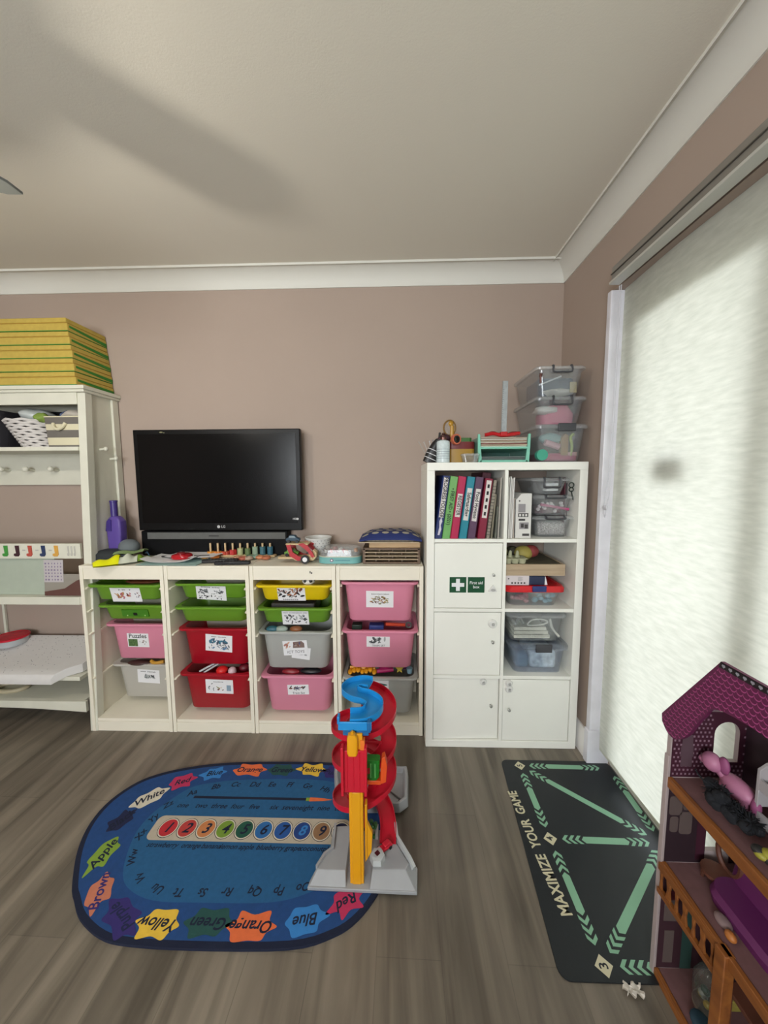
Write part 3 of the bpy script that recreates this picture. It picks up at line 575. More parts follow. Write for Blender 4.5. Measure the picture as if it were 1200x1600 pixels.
B = bin_(2, 0, YEL, 'shallow yellow bin, the only yellow one', False, -.331); bl(B, -.015, -.055, .150, .080, .0, 9, .019, 'animals', False, tpos=-.40, hand=1)
B = bin_(2, 1, GRN, 'shallow green bin right below the yellow bin', False, -.320); bl(B, .0, -.062, .145, .085, .0, 19, .0125, 'music', False, tpos=.38)
B = bin_(2, 2, GBN, 'deep frosted bin marked ICT TOYS', True, -.318)
bl(B, .025, -.130, .10, .070, -.14, None, .01, 'line', name='under_label'); o_ = bl(B, -.005, -.098, .135, .085, .06, 'ICT TOYS', .022, 'ict', tpos=-.28, hand=1); o_.location.y -= .0022
B = bin_(2, 3, PNK, 'deep pink bin at the bottom of the frame with the yellow bin', True, -.318, .004); bl(B, .0, -.090, .118, .060, .03, 'Train Set', .019, 'track', tpos=-.34, hand=1)
B = bin_(3, 0, PNK, 'deep pink bin at the top beside the tall cube shelf', True, -.336); bl(B, .0, -.098, .145, .092, -.01, 14, .0135, 'pile', tpos=.32)
B = bin_(3, 1, PNK, 'deep pink bin in the middle of the frame beside the cube shelf', True, -.336); bl(B, -.01, -.068, .125, .060, -.01, 'TRAIN SET', .015, 'track2', tpos=-.38, hand=1)
B = bin_(3, 2, GBN, 'deep frosted grey bin behind the red and blue track toy', True, -.334); bl(B, -.03, -.075, .15, .105, 0, None, .01, 'plane')
# toys showing in the gaps above the bins
def toy(name, mb, label, cat, **k): return tag(mb.build(name, **k), label, cat)
TY = lambda n_, c, r_=.4: mat('toy '+n_, c, r_)
x0 = UX[3]+.229
b = MB()
for i in range(7): b.ell((x0-.165+i*.022, -.285+.006*(i % 2), .338+.006*(i % 3)), (.014, .03, .010), TY('amber', '#d8971a'), 6)
b.tube([(x0-.17, -.26, .350), (x0-.03, -.27, .345)], .007, TY('amber', '#d8971a'), 6); b.tube([(x0-.06, -.28, .330), (x0-.02, -.25, .362)], .006, TY('amber', '#d8971a'), 6)
toy('toy_rack', b, 'amber plastic toy rack in the open top of the grey bin', 'toy')
b = MB().tube([(x0-.02, -.28, .338), (x0+.07, -.27, .343)], .012, TY('magenta', '#a82361'), 8).ell((x0+.02, -.26, .345), (.03, .02, .014), TY('magenta', '#a82361')); toy('toy_brush', b, 'magenta plastic toy in the top of the grey bin', 'toy')
star = [(math.cos(PI/2+i*PI/5)*(.024 if i % 2 == 0 else .011), math.sin(PI/2+i*PI/5)*(.024 if i % 2 == 0 else .011)) for i in range(10)]
toy('toy_star', MB().prism(star, -.005, .005, TY('mustard', '#b3a12c'), 'z', T=TR(x0+.105, -.27, .345, rx=.9)), 'mustard yellow star toy in the grey bin', 'toy')
toy('toy_cup', MB().lathe([(.014, 0), (.017, .028)], x0+.16, -.27, .325, TY('pale blue', '#7fa4b4'), 12), 'small pale blue toy cup in the grey bin', 'toy')
toy('toy_disc', MB().lathe([(.025, 0), (.025, .012)], x0+.13, -.22, .330, TY('purple', '#5a2a58'), 14), 'purple toy disc in the back of the grey bin', 'toy')
toy('toy_block', MB().box(x0-.06, x0+.02, -.29, -.24, .570, .602, TY('navy', '#27346f')), 'navy blue toy block in the gap above the middle pink bin', 'block', bev=.004)
toy('toy_rod', MB().tube([(x0+.03, -.28, .606), (x0+.135, -.25, .590)], .009, TY('orange red', '#c8452a'), 8), 'orange red toy rod in the gap above the middle pink bin', 'rod')
toy('toy_block', MB().box(x0-.155, x0-.10, -.28, -.23, .570, .600, TY('black green', '#1b2a22')), 'dark green toy block left of the navy block', 'block', bev=.004)
toy('toy_ring', MB().tube([(x0+.155+.014*math.cos(a), -.27, .598+.014*math.sin(a)) for a in [2*PI*i/16 for i in range(16)]], .004, TY('grey ring', '#4a5550'), 6, True), 'small dark grey ring toy at the right of the middle pink bin', 'ring')
x0 = UX[2]+.229
t = thing('panda_toy', 'round black and white panda toy peeking from the yellow bin', 'toy', (x0+.075, -.28, .83)); MB().ell((x0+.075, -.285, .846), (.034, .028, .020), mat('toy white', '#d8d6cf', .5)).build('head', t)
for s in (-1, 1): MB().ell((x0+.077+s*.015, -.309, .852), (.009, .005, .009), BLACK, 6, T=None).build('eye_patch', t); MB().ell((x0+.075+s*.027, -.285, .850), (.009, .007, .008), BLACK, 6).build('ear', t)
for i, (dx, c, n_, l) in enumerate(((-.13, '#2b5a68', 'teal', 'clear teal wrapped toy at the left in the ICT bin'), (-.08, '#8d9a92', 'silver', 'silver toy cup in the ICT bin'), (0, '#7c4a26', 'brown', 'brown wooden toy in the ICT bin'))):
    toy('toy_piece', MB().ell((x0+dx, -.285, .578), (.035, .02, .016), TY(n_, c)), l, 'toy', angle=1)
toy('toy_block', MB().box(x0-.14, x0+.10, -.27, -.10, .650, .716, TY('charcoal', '#34322f')), 'dark flat toy box lying in the green bin under the yellow bin', 'box', bev=.006)
toy('toy_piece', MB().ell((x0-.04, -.27, .325), (.05, .02, .018), TY('dark red', '#7a1420')), 'dark red toy in the gap above the lowest pink bin', 'toy')
toy('toy_piece', MB().ell((x0+.07, -.26, .325), (.06, .025, .016), TY('night', '#15161c')), 'black toy in the gap above the lowest pink bin', 'toy')
x0 = UX[1]+.229
b = MB(); b.tube([(x0-.10, -.27, .318), (x0-.02, -.22, .350)], .006, TY('silver wire', '#b8b8bc', .25), 6); b.tube([(x0-.07, -.28, .318), (x0+.0, -.23, .350)], .005, b.M[0], 6); toy('toy_rods', b, 'silver rods sticking up in the lower red bin', 'rod')
toy('toy_car', MB().ell((x0+.03, -.27, .330), (.032, .03, .020), TY('scarlet', '#c81c1c')), 'scarlet rounded toy car in the lower red bin', 'toy car')
toy('toy_ball', MB().ell((x0+.090, -.275, .328), .022, TY('pinkish white', '#c4a8b0')), 'pinkish white toy ball in the lower red bin', 'ball')
toy('toy_piece', MB().ell((x0+.145, -.24, .332), (.03, .03, .020), TY('maroon', '#5c0f1e')), 'maroon toy at the right of the lower red bin', 'toy')
x0 = UX[0]+.229
toy('toy_banana', MB().tube(smooth_open([(x0+.03, -.19, .336), (x0+.06, -.20, .328), (x0+.11, -.195, .336)], 5), .010, TY('banana', '#b88a30'), 8), 'yellow toy banana in the left frosted white bin', 'toy')
toy('toy_piece', MB().ell((x0-.04, -.19, .326), (.07, .03, .014), TY('umber', '#3a2320')), 'dark brown toy in the left frosted white bin', 'toy')
toy('toy_piece', MB().ell((x0+.07, -.26, .836), (.10, .04, .012), TY('rust', '#5c3320')), 'rust brown toy lying in the top left green bin', 'toy')
# ------------------------------------------------------------------ television, sound bar
TT = .942
t = thing('television', 'large black flat television with its screen off on the white frames', 'television', (-1.14, -.16, TT+.03))
GLS = mat('dark screen', '#070708', .22, spec=.2); 
MB().box(-1.676, -.700, -.092, -.052, 1.094, 1.682, mat('gloss black frame', '#0a0a0b', .4, spec=.2)).build('casing', t, bev=.004)
MB().box(-1.650, -.726, -.0935, -.0915, 1.138, 1.656, GLS).build('screen', t)
MB().box(-1.50, -.88, -.052, -.022, 1.18, 1.58, BLACK).build('back_cover', t, bev=.01)
b = MB().lathe([(.009, 0), (.009, .001)], 0, 0, 0, mat('silver print', '#b5b5b5', .4), 16, T=TR(-1.196, -.0925, 1.116) @ FRONT); b.text('LG', .020, b.M[0], TR(-1.168, -.0932, 1.116) @ FRONT, bold=.02); b.build('brand_mark', t, smooth=False)
b = MB().text('HD', .016, mat('silver print', '#b5b5b5'), TR(-.742, -.0942, 1.162) @ FRONT, bold=.02).ell((-.726, -.0942, 1.162), (.008, .0008, .007), mat('silver print', '#b5b5b5'), 6); b.build('sticker', t, smooth=False)
MB().ell((-1.507, -.094, 1.667), (.010, .002, .004), mat('pale scuff', '#8d8d6a', .6), 6).ell((-1.491, -.094, 1.664), (.005, .002, .002), mat('pale scuff', '#8d8d6a'), 6).build('scuff', t)
MB().box(-1.35, -1.02, -.022, -.003, 1.28, 1.48, BLACK).build('wall_bracket', t)
t = thing('sound_bar', 'wide black speaker unit with a grey strip, beneath the television', 'speaker', (-1.18, -.2, TT))
MB().box(-1.672, -.790, -.086, -.010, TT, 1.090, mat('matt black case', '#09090b', .6, spec=.15)).build('case', t, bev=.006)
MB().box(-1.632, -.803, -.0885, -.085, 1.042, 1.081, mat('grey speaker cloth', '#5d5e5c', .7, bump=.5, bscale=900)).build('grille', t, bev=.001)
MB().box(-1.26, -1.20, -.0892, -.0884, 1.058, 1.063, BLACK).build('brand_mark', t, smooth=False)
# ------------------------------------------------------------------ clutter on the frames
b = MB(); PU = mat('purple plastic', '#5b4794', .35); PU2 = mat('deep purple plastic', '#3d2d78', .35)
t = thing('purple_scoop', 'purple plastic bottle shaped scoop standing upright beside the cream post', 'scoop', (-1.785, -.13, TT))
R = [[(-1.782+p[0], -.13+p[1], z) for p in rrect(w, d, .012, 3)] for z, w, d in ((TT, .070, .06), (1.12, .088, .06), (1.155, .085, .058), (1.178, .055, .045), (1.185, .036, .034))]
MB().loft(R, PU).build('bottle_body', t, angle=.5)
MB().lathe([(.0185, 0), (.0185, .082), (.0205, .084), (.0205, .092), (.015, .094)], -1.790, -.13, 1.183, PU2, 16).build('handle', t)
MB().prism([(-1.822, 1.10), (-1.79, 1.10), (-1.787, 1.165), (-1.80, 1.172), (-1.815, 1.15)], -.1635, -.160, PU2, 'y').build('recess', t)
tag(MB().ell((-1.700, -.15, 1.007), (.056, .05, .046), mat('grey ball', '#646b6e', .8, bump=.2), 12).build('grey_ball', angle=1), 'grey flattened ball resting beside the purple scoop', 'ball')
R = [[(-1.770+p[0], -.185+p[1], z) for p in rrect(w, d, .04, 5)] for z, w, d in ((TT, .14, .12), (TT+.010, .165, .145), (TT+.040, .160, .140), (TT+.056, .12, .10), (TT+.058, .05, .04))]
tag(MB().loft(R, mat('dark slate pouch', '#23282c', .8, bump=.2)).build('dark_pouch', angle=.9), 'dark round pouch lying behind the yellow packet', 'pouch')
t = thing('bright_packet', 'bright yellow packet with white and green printing draped over the frame edge', 'packet', (-1.68, -.33, TT))
def pk(x0, x1, wd, zf, m, nm, dz=0):
    b = MB()
    P = lambda u, v: (-1.735+.185*(x0+(x1-x0)*u)-wd*.5*(v-.5), -.372+.165*(x0+(x1-x0)*u)+wd*(v-.5)*(1-.5*abs(2*(x0+(x1-x0)*u)-1)**3), TT+.004+dz+.036*math.sin(PI*v)*(1+.25*math.sin(9*u+x0*8))*(1-.6*abs(2*(x0+(x1-x0)*u)-1)**2)+zf(x0+(x1-x0)*u))
    b.grid(P, 14, 8, m); lo = [p for p in b.V]; n_ = len(lo); b.add([(p.x, p.y, TT+.0015+dz) for p in lo], b.F[:], m); return b.build(nm, t, angle=1)
pk(0, .48, .085, lambda s: .004, mat('fluoro yellow', '#d9d900', .3), 'yellow_end')
pk(.48, .80, .090, lambda s: .004, mat('packet white', '#c5c9b8', .3), 'white_label'); pk(.80, 1.05, .07, lambda s: .004, mat('packet green', '#6d8a2c', .35), 'green_end')
b = MB()
for k in range(4): b.box(-.02, .02-.006*(k%2), -.002, .002, 0, .0006, mat('packet ink', '#5a6070'), T=TR(-1.640+k*.006-.01, -.290+k*.012, TT+.0415, rz=.7))
b; b.build('print', t, smooth=False)
b = MB(); b.grid(lambda u, v: (-1.715+.12*u, -.262+.05*v+.075*u, TT+.040+.014*math.sin(PI*v)+.005*math.sin(8*u)), 10, 5, mat('packet film green', '#74885a', .3)); b.build('film', t, angle=1)
tag(MB().tube(smooth_open([(-1.60, -.16, TT+.03), (-1.575, -.18, TT+.04), (-1.55, -.20, TT+.022), (-1.54, -.22, TT+.006)], 6), .003, mat('blue cord', '#27465c'), 6).build('cord'), 'short blue cord curling behind the packet', 'cord')
def sheet(cx, cy, w, d, rz, z, m, name, label, cat='paper', curl=.004, th=.0012):
    b = MB(); b.T = TR(cx, cy, z, rz=rz)
    f = lambda u, v: ((u-.5)*w, (v-.5)*d, curl*(abs(2*u-1)**3)*(1 if v < .5 else .4)); b.grid(f, 12, 6, m); V = [Vector((p[0], p[1], p[2]-th)) for p in [f(i/12, j/6) for j in range(7) for i in range(13)]]
    b.add(V, b.F[:], m); n1 = 91; ed = [j for j in range(13)]+[13*j+12 for j in range(1, 7)]+[78+j for j in range(11, -1, -1)]+[13*j for j in range(5, 0, -1)]
    ms = len(b.M)-1; b.F += [(ed[i], ed[(i+1) % len(ed)], n1+ed[(i+1) % len(ed)], n1+ed[i]) for i in range(len(ed))]; b.MI += [ms]*len(ed)
    return tag(b.build(name, angle=1), label, cat)
sheet(-1.37, -.235, .33, .20, -.02, TT+.002, mat('pale teal card', '#9dbcb8', .6), 'card_sheet', 'pale teal sheet under the white papers on the second frame', curl=0)
sheet(-1.395, -.20, .28, .20, .06, TT+.008, PAPER, 'paper_sheet', 'white curling sheet under the red plastic gadget', curl=.022)
sheet(-1.30, -.155, .28, .16, -.03, TT+.022, PAPER, 'paper_sheet', 'white sheet reaching back towards the sound bar', curl=.004)
t = thing('red_toy_gadget', 'glossy red plastic gadget lying on the white papers', 'toy', (-1.355, -.21, TT+.010))
RP = mat('glossy red', '#a80f1c', .25)
MB().loft([[(-1.355+p[0], -.21+p[1], z) for p in rrect(w, .085, .035, 5)] for z, w in ((TT+.012, .095), (TT+.020, .108), (TT+.032, .100), (TT+.037, .075))], RP).build('body', t, angle=.7)
MB().lathe([(.022, 0), (.022, .008), (.014, .010)], -1.355, -.215, TT+.037, mat('darker red', '#7c0b14', .3), 18).build('dial', t)
MB().tube([(-1.42, -.20, TT+.02), (-1.49, -.18, TT+.014)], .005, BLACK, 6).build('strap', t); MB().tube([(-1.29, -.20, TT+.02), (-1.21, -.19, TT+.018)], .008, BLACK, 6).build('strap', t)
for (xa, ya, xb, yb, w, l) in ((-1.205, -.275, -1.02, -.245, .030, 'longer black remote control lying across the second frame'), (-1.115, -.318, -.930, -.300, .024, 'shorter black remote control at the front edge near the third frame')):
    t = thing('remote_control', l, 'remote control', ((xa+xb)/2, (ya+yb)/2, TT))
    a = math.atan2(yb-ya, xb-xa); Ln = math.hypot(xb-xa, yb-ya); b = MB(); b.T = TR((xa+xb)/2, (ya+yb)/2, TT, rz=a)
    b.box(-Ln/2, Ln/2, -w/2, w/2, 0.001, .018, BLACK).build('body', t, bev=.004); b = MB(); b.T = TR((xa+xb)/2, (ya+yb)/2, TT, rz=a)
    for i in range(10):
        for j in (-1, 0, 1): b.box(-Ln*.42+i*Ln*.085, -Ln*.42+i*Ln*.085+.008, j*w*.27-.0025, j*w*.27+.0025, .018, .0195, mat('remote keys', '#2d3034', .5))
    b.build('buttons', t)
# counting peg toy: ten pegs with coloured rings
PW = wood('pale beech', '#c2a67c', '#d6bd94', 0, 6)
t = thing('counting_peg_board', 'wooden counting board with a row of pegs holding coloured rings', 'peg toy', (-.96, -.145, TT))
MB().box(-1.275, -.855, -.135, -.092, TT, TT+.012, PW).build('board', t, bev=.003)
pc = ['#c9862e', '#c97a35', '#b8452f', '#b92c2c', '#a9b083', '#5f7348', '#8a9d86', '#3c6670', '#2f5f72']
for i in range(9):
    x = -1.241+i*.0443; MB().tube([(x, -.113, TT+.010), (x, -.113, TT+.080)], .0055, PW, 10).build('peg', t)
    n_ = (2, 2, 2, 3, 4, 4, 5, 5, 5)[i]
    for j in range(n_): 
        m_ = mat('ring colour %d' % i, pc[i], .5)
        k_ = 6+(i % 3)*2 if i in (0, 1, 2, 3) else 14
        P = [(x+(.017 if (q % 2 or i > 3) else .021)*math.cos(2*PI*q/(k_*2)), -.113+(.017 if (q % 2 or i > 3) else .021)*math.sin(2*PI*q/(k_*2))) for q in range(k_*2)]
        MB().prism(P, TT+.0125+j*.0095, TT+.0215+j*.0095, m_).build('ring', t)
for i, (x, y, c, l) in enumerate(((-1.05, -.190, '#b98a6c', 'loose tan peg ring'), (-1.01, -.205, '#b5624d', 'loose coral peg ring'), (-.98, -.20, '#b7a08d', 'loose beige peg ring'), (-.925, -.175, '#c3825a', 'loose peach peg ring beside the wooden car carrier'), (-.885, -.185, '#b06848', 'loose rust peg ring'), (-.955, -.165, '#7f9a8a', 'loose sage peg ring'), (-1.245, -.165, '#c98b30', 'loose ochre peg ring at the left end of the peg board'), (-1.19, -.165, '#c9762e', 'loose orange peg ring'), (-.99, -.165, '#62806a', 'loose moss green peg ring'))):
    b = MB(); b.tube([(x+.016*math.cos(2*PI*q/14), y+.016*math.sin(2*PI*q/14), TT+.010) for q in range(14)], .009, mat('loose ring %d' % i, c, .5), 8, True); tag(b.build('peg_ring'), l+' lying on the frame top' if 'board' not in l and 'carrier' not in l else l, 'ring', 'loose peg rings')
# car carrier
t = thing('wooden_car_carrier', 'wooden toy car carrier with red arched sides on the third frame', 'toy truck', (-.69, -.24, TT))
b = MB().box(-.790, -.600, -.275, -.205, TT+.022, TT+.032, PW).box(-.745, -.625, -.275, -.205, TT+.098, TT+.106, PW, T=None); b.build('decks', t, bev=.002)
RW = mat('red painted wood', '#ac2029', .4); y1 = -.283
for y in (-.283, -.203):
    MB().prism([(-.740, TT+.098), (-.716, TT+.102), (-.706, TT+.060), (-.668, TT+.036), (-.640, TT+.034), (-.640, TT+.018), (-.680, TT+.014), (-.722, TT+.040)], y, y+.006, RW, 'y').build('side_arch', t)
    MB().prism([(-.675, TT+.104), (-.650, TT+.110), (-.622, TT+.094), (-.600, TT+.062), (-.588, TT+.036), (-.603, TT+.032), (-.625, TT+.064), (-.648, TT+.084)], y, y+.006, RW, 'y').build('side_arch', t)
MB().prism([(-.70, TT+.010), (-.60, TT+.010), (-.582, TT+.030), (-.582, TT+.055), (-.60, TT+.07), (-.615, TT+.045), (-.66, TT+.03), (-.72, TT+.028)], -.262, -.216, PW, 'y').build('cab', t, bev=.003)
for x in (-.638,):
    for y in (-.292, -.196):
        w_ = MB().lathe([(.023, 0), (.023, .012)], 0, 0, 0, BLACK, 20, T=TR(x, y+.010, TT+.023) @ FRONT); w_ = w_.build('wheel', t); MB().lathe([(.013, 0), (.013, .0135), (.004, .0145)], 0, 0, 0, PAPER, 16, T=TR(x, y+.010, TT+.023) @ FRONT).build('hub', w_)
def car(x, y, z, c, n_, label):
    t = thing('toy_car', label, 'toy car', (x, y, z)); M_ = mat('car '+n_, c, .35)
    b = MB().prism([(x-.038, z+.010), (x+.038, z+.010), (x+.038, z+.024), (x+.022, z+.028), (x+.012, z+.042), (x-.018, z+.042), (x-.026, z+.028), (x-.038, z+.024)], y-.016, y+.016, M_, 'y'); b.build('car_body', t, bev=.003)
    MB().prism([(x-.020, z+.029), (x+.018, z+.029), (x+.010, z+.039), (x-.016, z+.039)], y-.0172, y+.0172, mat('car glass', '#8b9aa0', .2), 'y').build('windows', t)
    for sx in (-1, 1):
        for sy in (-1, 1): MB().lathe([(.009, 0), (.009, .006)], 0, 0, 0, BLACK, 14, T=TR(x+sx*.023, y+sy*.016+.003, z+.009) @ FRONT).build('wheel', t)
car(-.712, -.24, TT+.106, '#223f52', 'dark teal', 'small dark blue toy car on the upper deck of the wooden carrier'); car(-.722, -.24, TT+.032, '#5d8a2c', 'lime', 'small green toy car on the lower deck of the wooden carrier')
t = thing('spotted_cup', 'white tapered tub with dark dots and a red flower behind the toy carrier', 'tub', (-.60, -.13, TT))
MB().lathe([(.050, 0), (.052, .002), (.075, .112), (.078, .114), (.076, .118), (.072, .116), (.049, .006)], -.600, -.12, TT, mat('white cup', '#cfcfcc', .4), 28).build('cup_body', t)
b = MB(); rr = random.Random(4)
for j in range(7):
    for i in range(11):
        a = -PI+PI*(i+.5*(j % 2))/11; z = TT+.012+j*.0155; rad = .052+(z-TT)*.205+.0006; b.ell((-.600+rad*math.cos(a), -.12+rad*math.sin(a), z), (.0024, .0024, .0024), mat('cup dots', '#3a3a44', .5), 4)
b.ell((-.628, -.12-.067, TT+.09), (.020, .006, .009), RP, 6); b.build('pattern', t)['label'] = 'dark dots with a red flower'
# puzzle tin
t = thing('toy_box_teal', 'teal rounded tin of toy pieces with a clear domed lid', 'tin', (-.455, -.22, TT)); TE = mat('teal tin print', '#6fa9a8', .35)
MB().loft([[(-.455+p[0], -.215+p[1], z) for p in rrect(.235, .145, .05, 6)] for z in (TT, TT+.004, TT+.034)], TE).build('tin_base', t)
b = MB().lathe([(.009, 0), (.009, .0008)], 0, 0, 0, mat('badge plum', '#6b4a6c'), 16, T=TR(-.495, -.2885, TT+.018) @ FRONT); b.lathe([(.005, 0), (.005, .0012)], 0, 0, 0, PAPER, 12, T=TR(-.495, -.2888, TT+.018) @ FRONT); scribble(b, .08, .007, mat('tin ink', '#2c6a80'), TR(-.435, -.2885, TT+.018) @ FRONT, 13); b.build('print', t, smooth=False)
MB().loft([[(-.455+p[0], -.215+p[1], z) for p in rrect(.232, .142, .05, 6)] for z in (TT+.034, TT+.038)], mat('cream rim', '#c9c2ab')).build('rim', t)
MB().loft([[(-.455+p[0], -.215+p[1], z) for p in rrect(w, d, .05, 6)] for z, w, d in ((TT+.038, .230, .140), (TT+.072, .218, .130), (TT+.086, .17, .09))], clear('clear lid', body=.25)).build('domed_lid', t)
rr = random.Random(12)
for i in range(22):
    x, y = -.455+rr.uniform(-.085, .085), -.215+rr.uniform(-.045, .045); c = ['#c9c7c0', '#b53a2c', '#d08a4e', '#5a3f30', '#c9c7c0', '#8d2a28'][i % 6]
    tag(MB().box(-.011, .011, -.008, .008, -.007, .007, mat('block %d' % (i % 6), c, .5), T=TR(x, y, TT+.050+rr.uniform(0, .016), rr.uniform(0, 3), rr.uniform(0, 3), rr.uniform(0, 3))).build('toy_block', bev=.002), ['white', 'red', 'peach', 'brown', 'white', 'dark red'][i % 6]+' toy block inside the teal tin', 'block', ['white', 'red', 'peach', 'brown', 'white', 'dark red'][i % 6]+' blocks in the teal tin')
# stack at the right: slatted wooden rack, box, tray, cushion
DW = wood('dark rack wood', '#5a4636', '#6e5844', 0, 8); SW = wood('pale slat wood', '#a8957a', '#baa88c', 0, 8)
t = thing('slatted_wooden_rack', 'dark wooden rack with three pale slats beside the cube shelf', 'rack', (-.185, -.2, TT))
for x in (-.328, -.037): MB().box(x, x+.014, -.285, -.10, TT, TT+.082, DW).build('end_panel', t, bev=.001)
MB().box(-.314, -.037, -.282, -.10, TT, TT+.008, DW).build('base', t); MB().box(-.328, -.023, -.285, -.10, TT+.074, TT+.084, DW).build('top', t)
for k in range(3): MB().box(-.318, -.033, -.287, -.12, TT+.020+k*.019, TT+.0245+k*.019, SW).build('slat', t)
for k in range(4):
    for j in range(3): MB().box(-.262+j*.07+(k % 2)*.02, -.256+j*.07+(k % 2)*.02, -.270, -.14, TT+.008+k*.0185, TT+.020+k*.0185, DW).build('divider', t)
tag(MB().box(-.295, -.022, -.275, -.10, TT+.084, TT+.112, wood('light box wood', '#a98a63', '#bb9c74', 0, 7)).build('wooden_box', bev=.002), 'shallow light brown wooden box on top of the slatted rack', 'box')
b = MB().box(-.352, -.028, -.290, -.09, TT+.112, TT+.118, SW); tag(b.build('wooden_board', bev=.001), 'thin pale wooden board overhanging the light brown box', 'board')
tag(MB().box(-.31, -.06, -.265, -.10, TT+.118, TT+.128, mat('card mix', '#8d8272', .7, var=.3, scale=60)).build('card_stack'), 'stack of cards under the blue patterned cushion', 'card')
t = thing('patterned_cushion', 'blue cushion with cream oval patches on top of the wooden stack', 'cushion', (-.18, -.19, TT+.128)); NB = mat('navy cushion', '#1b2a63', .8)
fz = lambda x, y: .030*max(0, 1-((x+.18)/.165)**4)*max(0, 1-((y+.19)/.11)**4)**.5
b = MB(); b.grid(lambda u, v: (-.345+.33*u, -.30+.22*v, TT+.140+fz(-.345+.33*u, -.30+.22*v)-.010*abs(2*u-1)**4), 22, 14, NB); V0 = b.V[:]; b.add([(p.x, p.y, TT+.130-.010*abs(2*((p.x+.345)/.33)-1)**4) for p in V0], b.F[:], NB)
n0 = 23; edge = [i for i in range(23)]; b.add([(p.x, p.y, p.z) for p in V0[:23]]+[(p.x, p.y, TT+.130-.010*abs(2*((p.x+.345)/.33)-1)**4) for p in V0[:23]], [(i, i+1, 24+i, 23+i) for i in range(22)], NB); b.build('cover', t, angle=1.2)
b = MB(); rr = random.Random(2)
for i in range(6):
    for j in range(4):
        x, y = -.315+i*.054+.02*(j % 2), -.270+j*.05; R_ = []
        P = [(x+.019*math.cos(2*PI*q/10), y+.014*math.sin(2*PI*q/10)) for q in range(10)]
        b.add([(p[0], p[1], TT+.1415+fz(p[0], p[1])-.010*abs(2*((p[0]+.345)/.33)-1)**4) for p in P], [tuple(range(10))], mat('cream patch', '#a9a592', .8))
b.build('patches', t, smooth=False)
for i, (x, z) in enumerate(((-.29, TT+.141), (-.235, TT+.150), (-.18, TT+.152), (-.125, TT+.150), (-.07, TT+.144))):
    pass
# ------------------------------------------------------------------ tall cube shelf
KY, KB = -.41, -.022
t = thing('cube_shelf', 'tall white cube shelf unit with four doors and a green first aid sign', 'shelf unit', (.385, -.21, 0)); KS = t
MB().box(0, .77, KY, KB, 1.432, 1.47, WHITE2).build('top_board', t, bev=.0015); MB().box(0, .77, KY, KB, 0, .038, WHITE2).build('bottom_board', t, bev=.0015)
for x in (0, .732): MB().box(x, x+.038, KY, KB, .038, 1.432, WHITE2).build('side_board', t, bev=.0015)
MB().box(.377, .393, KY+.003, KB, .038, 1.432, WHITE2).build('centre_divider', t, bev=.001)
rows = [.038+.3525*k for k in range(4)]
for z in rows[1:]:
    for a, c in ((.038, .377), (.393, .732)): MB().box(a, c, KY+.003, KB, z-.0175, z, WHITE2).build('shelf', t, bev=.001)
KN = mat('brushed steel knob', '#a9a9a4', .3, .6); LK = mat('white plastic catch', '#d8d8d4', .35)
def door(x0, x1, z0, label, hinge='l', knob=(0, 0), locks=(), tilt=0, yaw=0, sign=False):
    b = MB(); T = TR(x0, KY+.006, z0, ry=-tilt, rz=yaw); b.T = T
    b.box(.002, x1-x0-.002, 0, .016, .002, .331, WHITE2); d = b.build('door', KS, bev=.001)
    if label: d['label'] = label
    b = MB(); b.T = T; k = Vector(knob)-Vector((x0, z0)); b.lathe([(.004, 0), (.004, .010), (.0075, .014), (.007, .020), (.003, .022)], 0, 0, 0, KN, 14, T=TR(k.x, 0, k.y) @ FRONT); b.build('knob', d)
    for l in locks:
        b = MB(); b.T = T; q = Vector(l[:2])-Vector((x0, z0)); r0 = l[2]
        if len(l) > 3: b.prism([(r0*1.2, -r0*.8), (r0*.1, r0*1.1), (-r0*.1, r0*1.1), (-r0*1.3, -r0*.8)], 0, .010, LK, T=TR(q.x, 0, q.y) @ FRONT); b.ell((q.x, -.012, q.y-.004), (.012, .004, .006), mat('catch slot', '#a9a9a6'), 6)
        else: b.lathe([(r0, 0), (r0, .006), (r0*.8, .012), (r0*.45, .013), (r0*.42, .009), (.002, .009)], 0, 0, 0, LK, 20, T=TR(q.x, 0, q.y) @ FRONT); b.box(q.x-.004, q.x+.007, -.016, -.010, q.y-.008, q.y+.004, mat('catch slot', '#a9a9a6'))
        b.build('safety_catch', d)
    if sign:
        SG = mat('sign green', '#0f4a2c', .4)
        for xs, nm in ((.116, 'cross_sign'), (.2065, 'first_aid_sign')):
            b = MB(); b.T = T; xx = xs-x0; zz = .824-z0; b.box(xx, xx+.083, -.0012, 0, zz, zz+.079, SG)
            if nm[0] == 'c':
                for a_, c_ in ((.031, .0095), (.0095, .031)): b.box(xx+.0415-a_, xx+.0415+a_, -.0018-a_*.01, -.0012, zz+.0395-c_, zz+.0395+c_, PAPER)
            else:
                b.text('First aid', .0205, PAPER, TR(xx+.0415, -.0018, zz+.050) @ FRONT, bold=.012); b.text('box', .0205, PAPER, TR(xx+.0415, -.0018, zz+.029) @ FRONT, bold=.012)
            b.build(nm, d, smooth=False)
door(.038, .377, rows[2], 'white door with the green first aid signs', knob=(.330, .917), locks=((.330, .845, .017, 1),), sign=True)
door(.038, .377, rows[1], None, knob=(.333, .572), locks=((.333, .665, .022),))
door(.038, .377, rows[0], 'white door hanging slightly askew', knob=(.334, .226), locks=((.295, .352, .017),), yaw=.035)
door(.393, .732, rows[0], None, knob=(.424, .213), locks=((.423, .351, .018), (.424, .320, .020)))
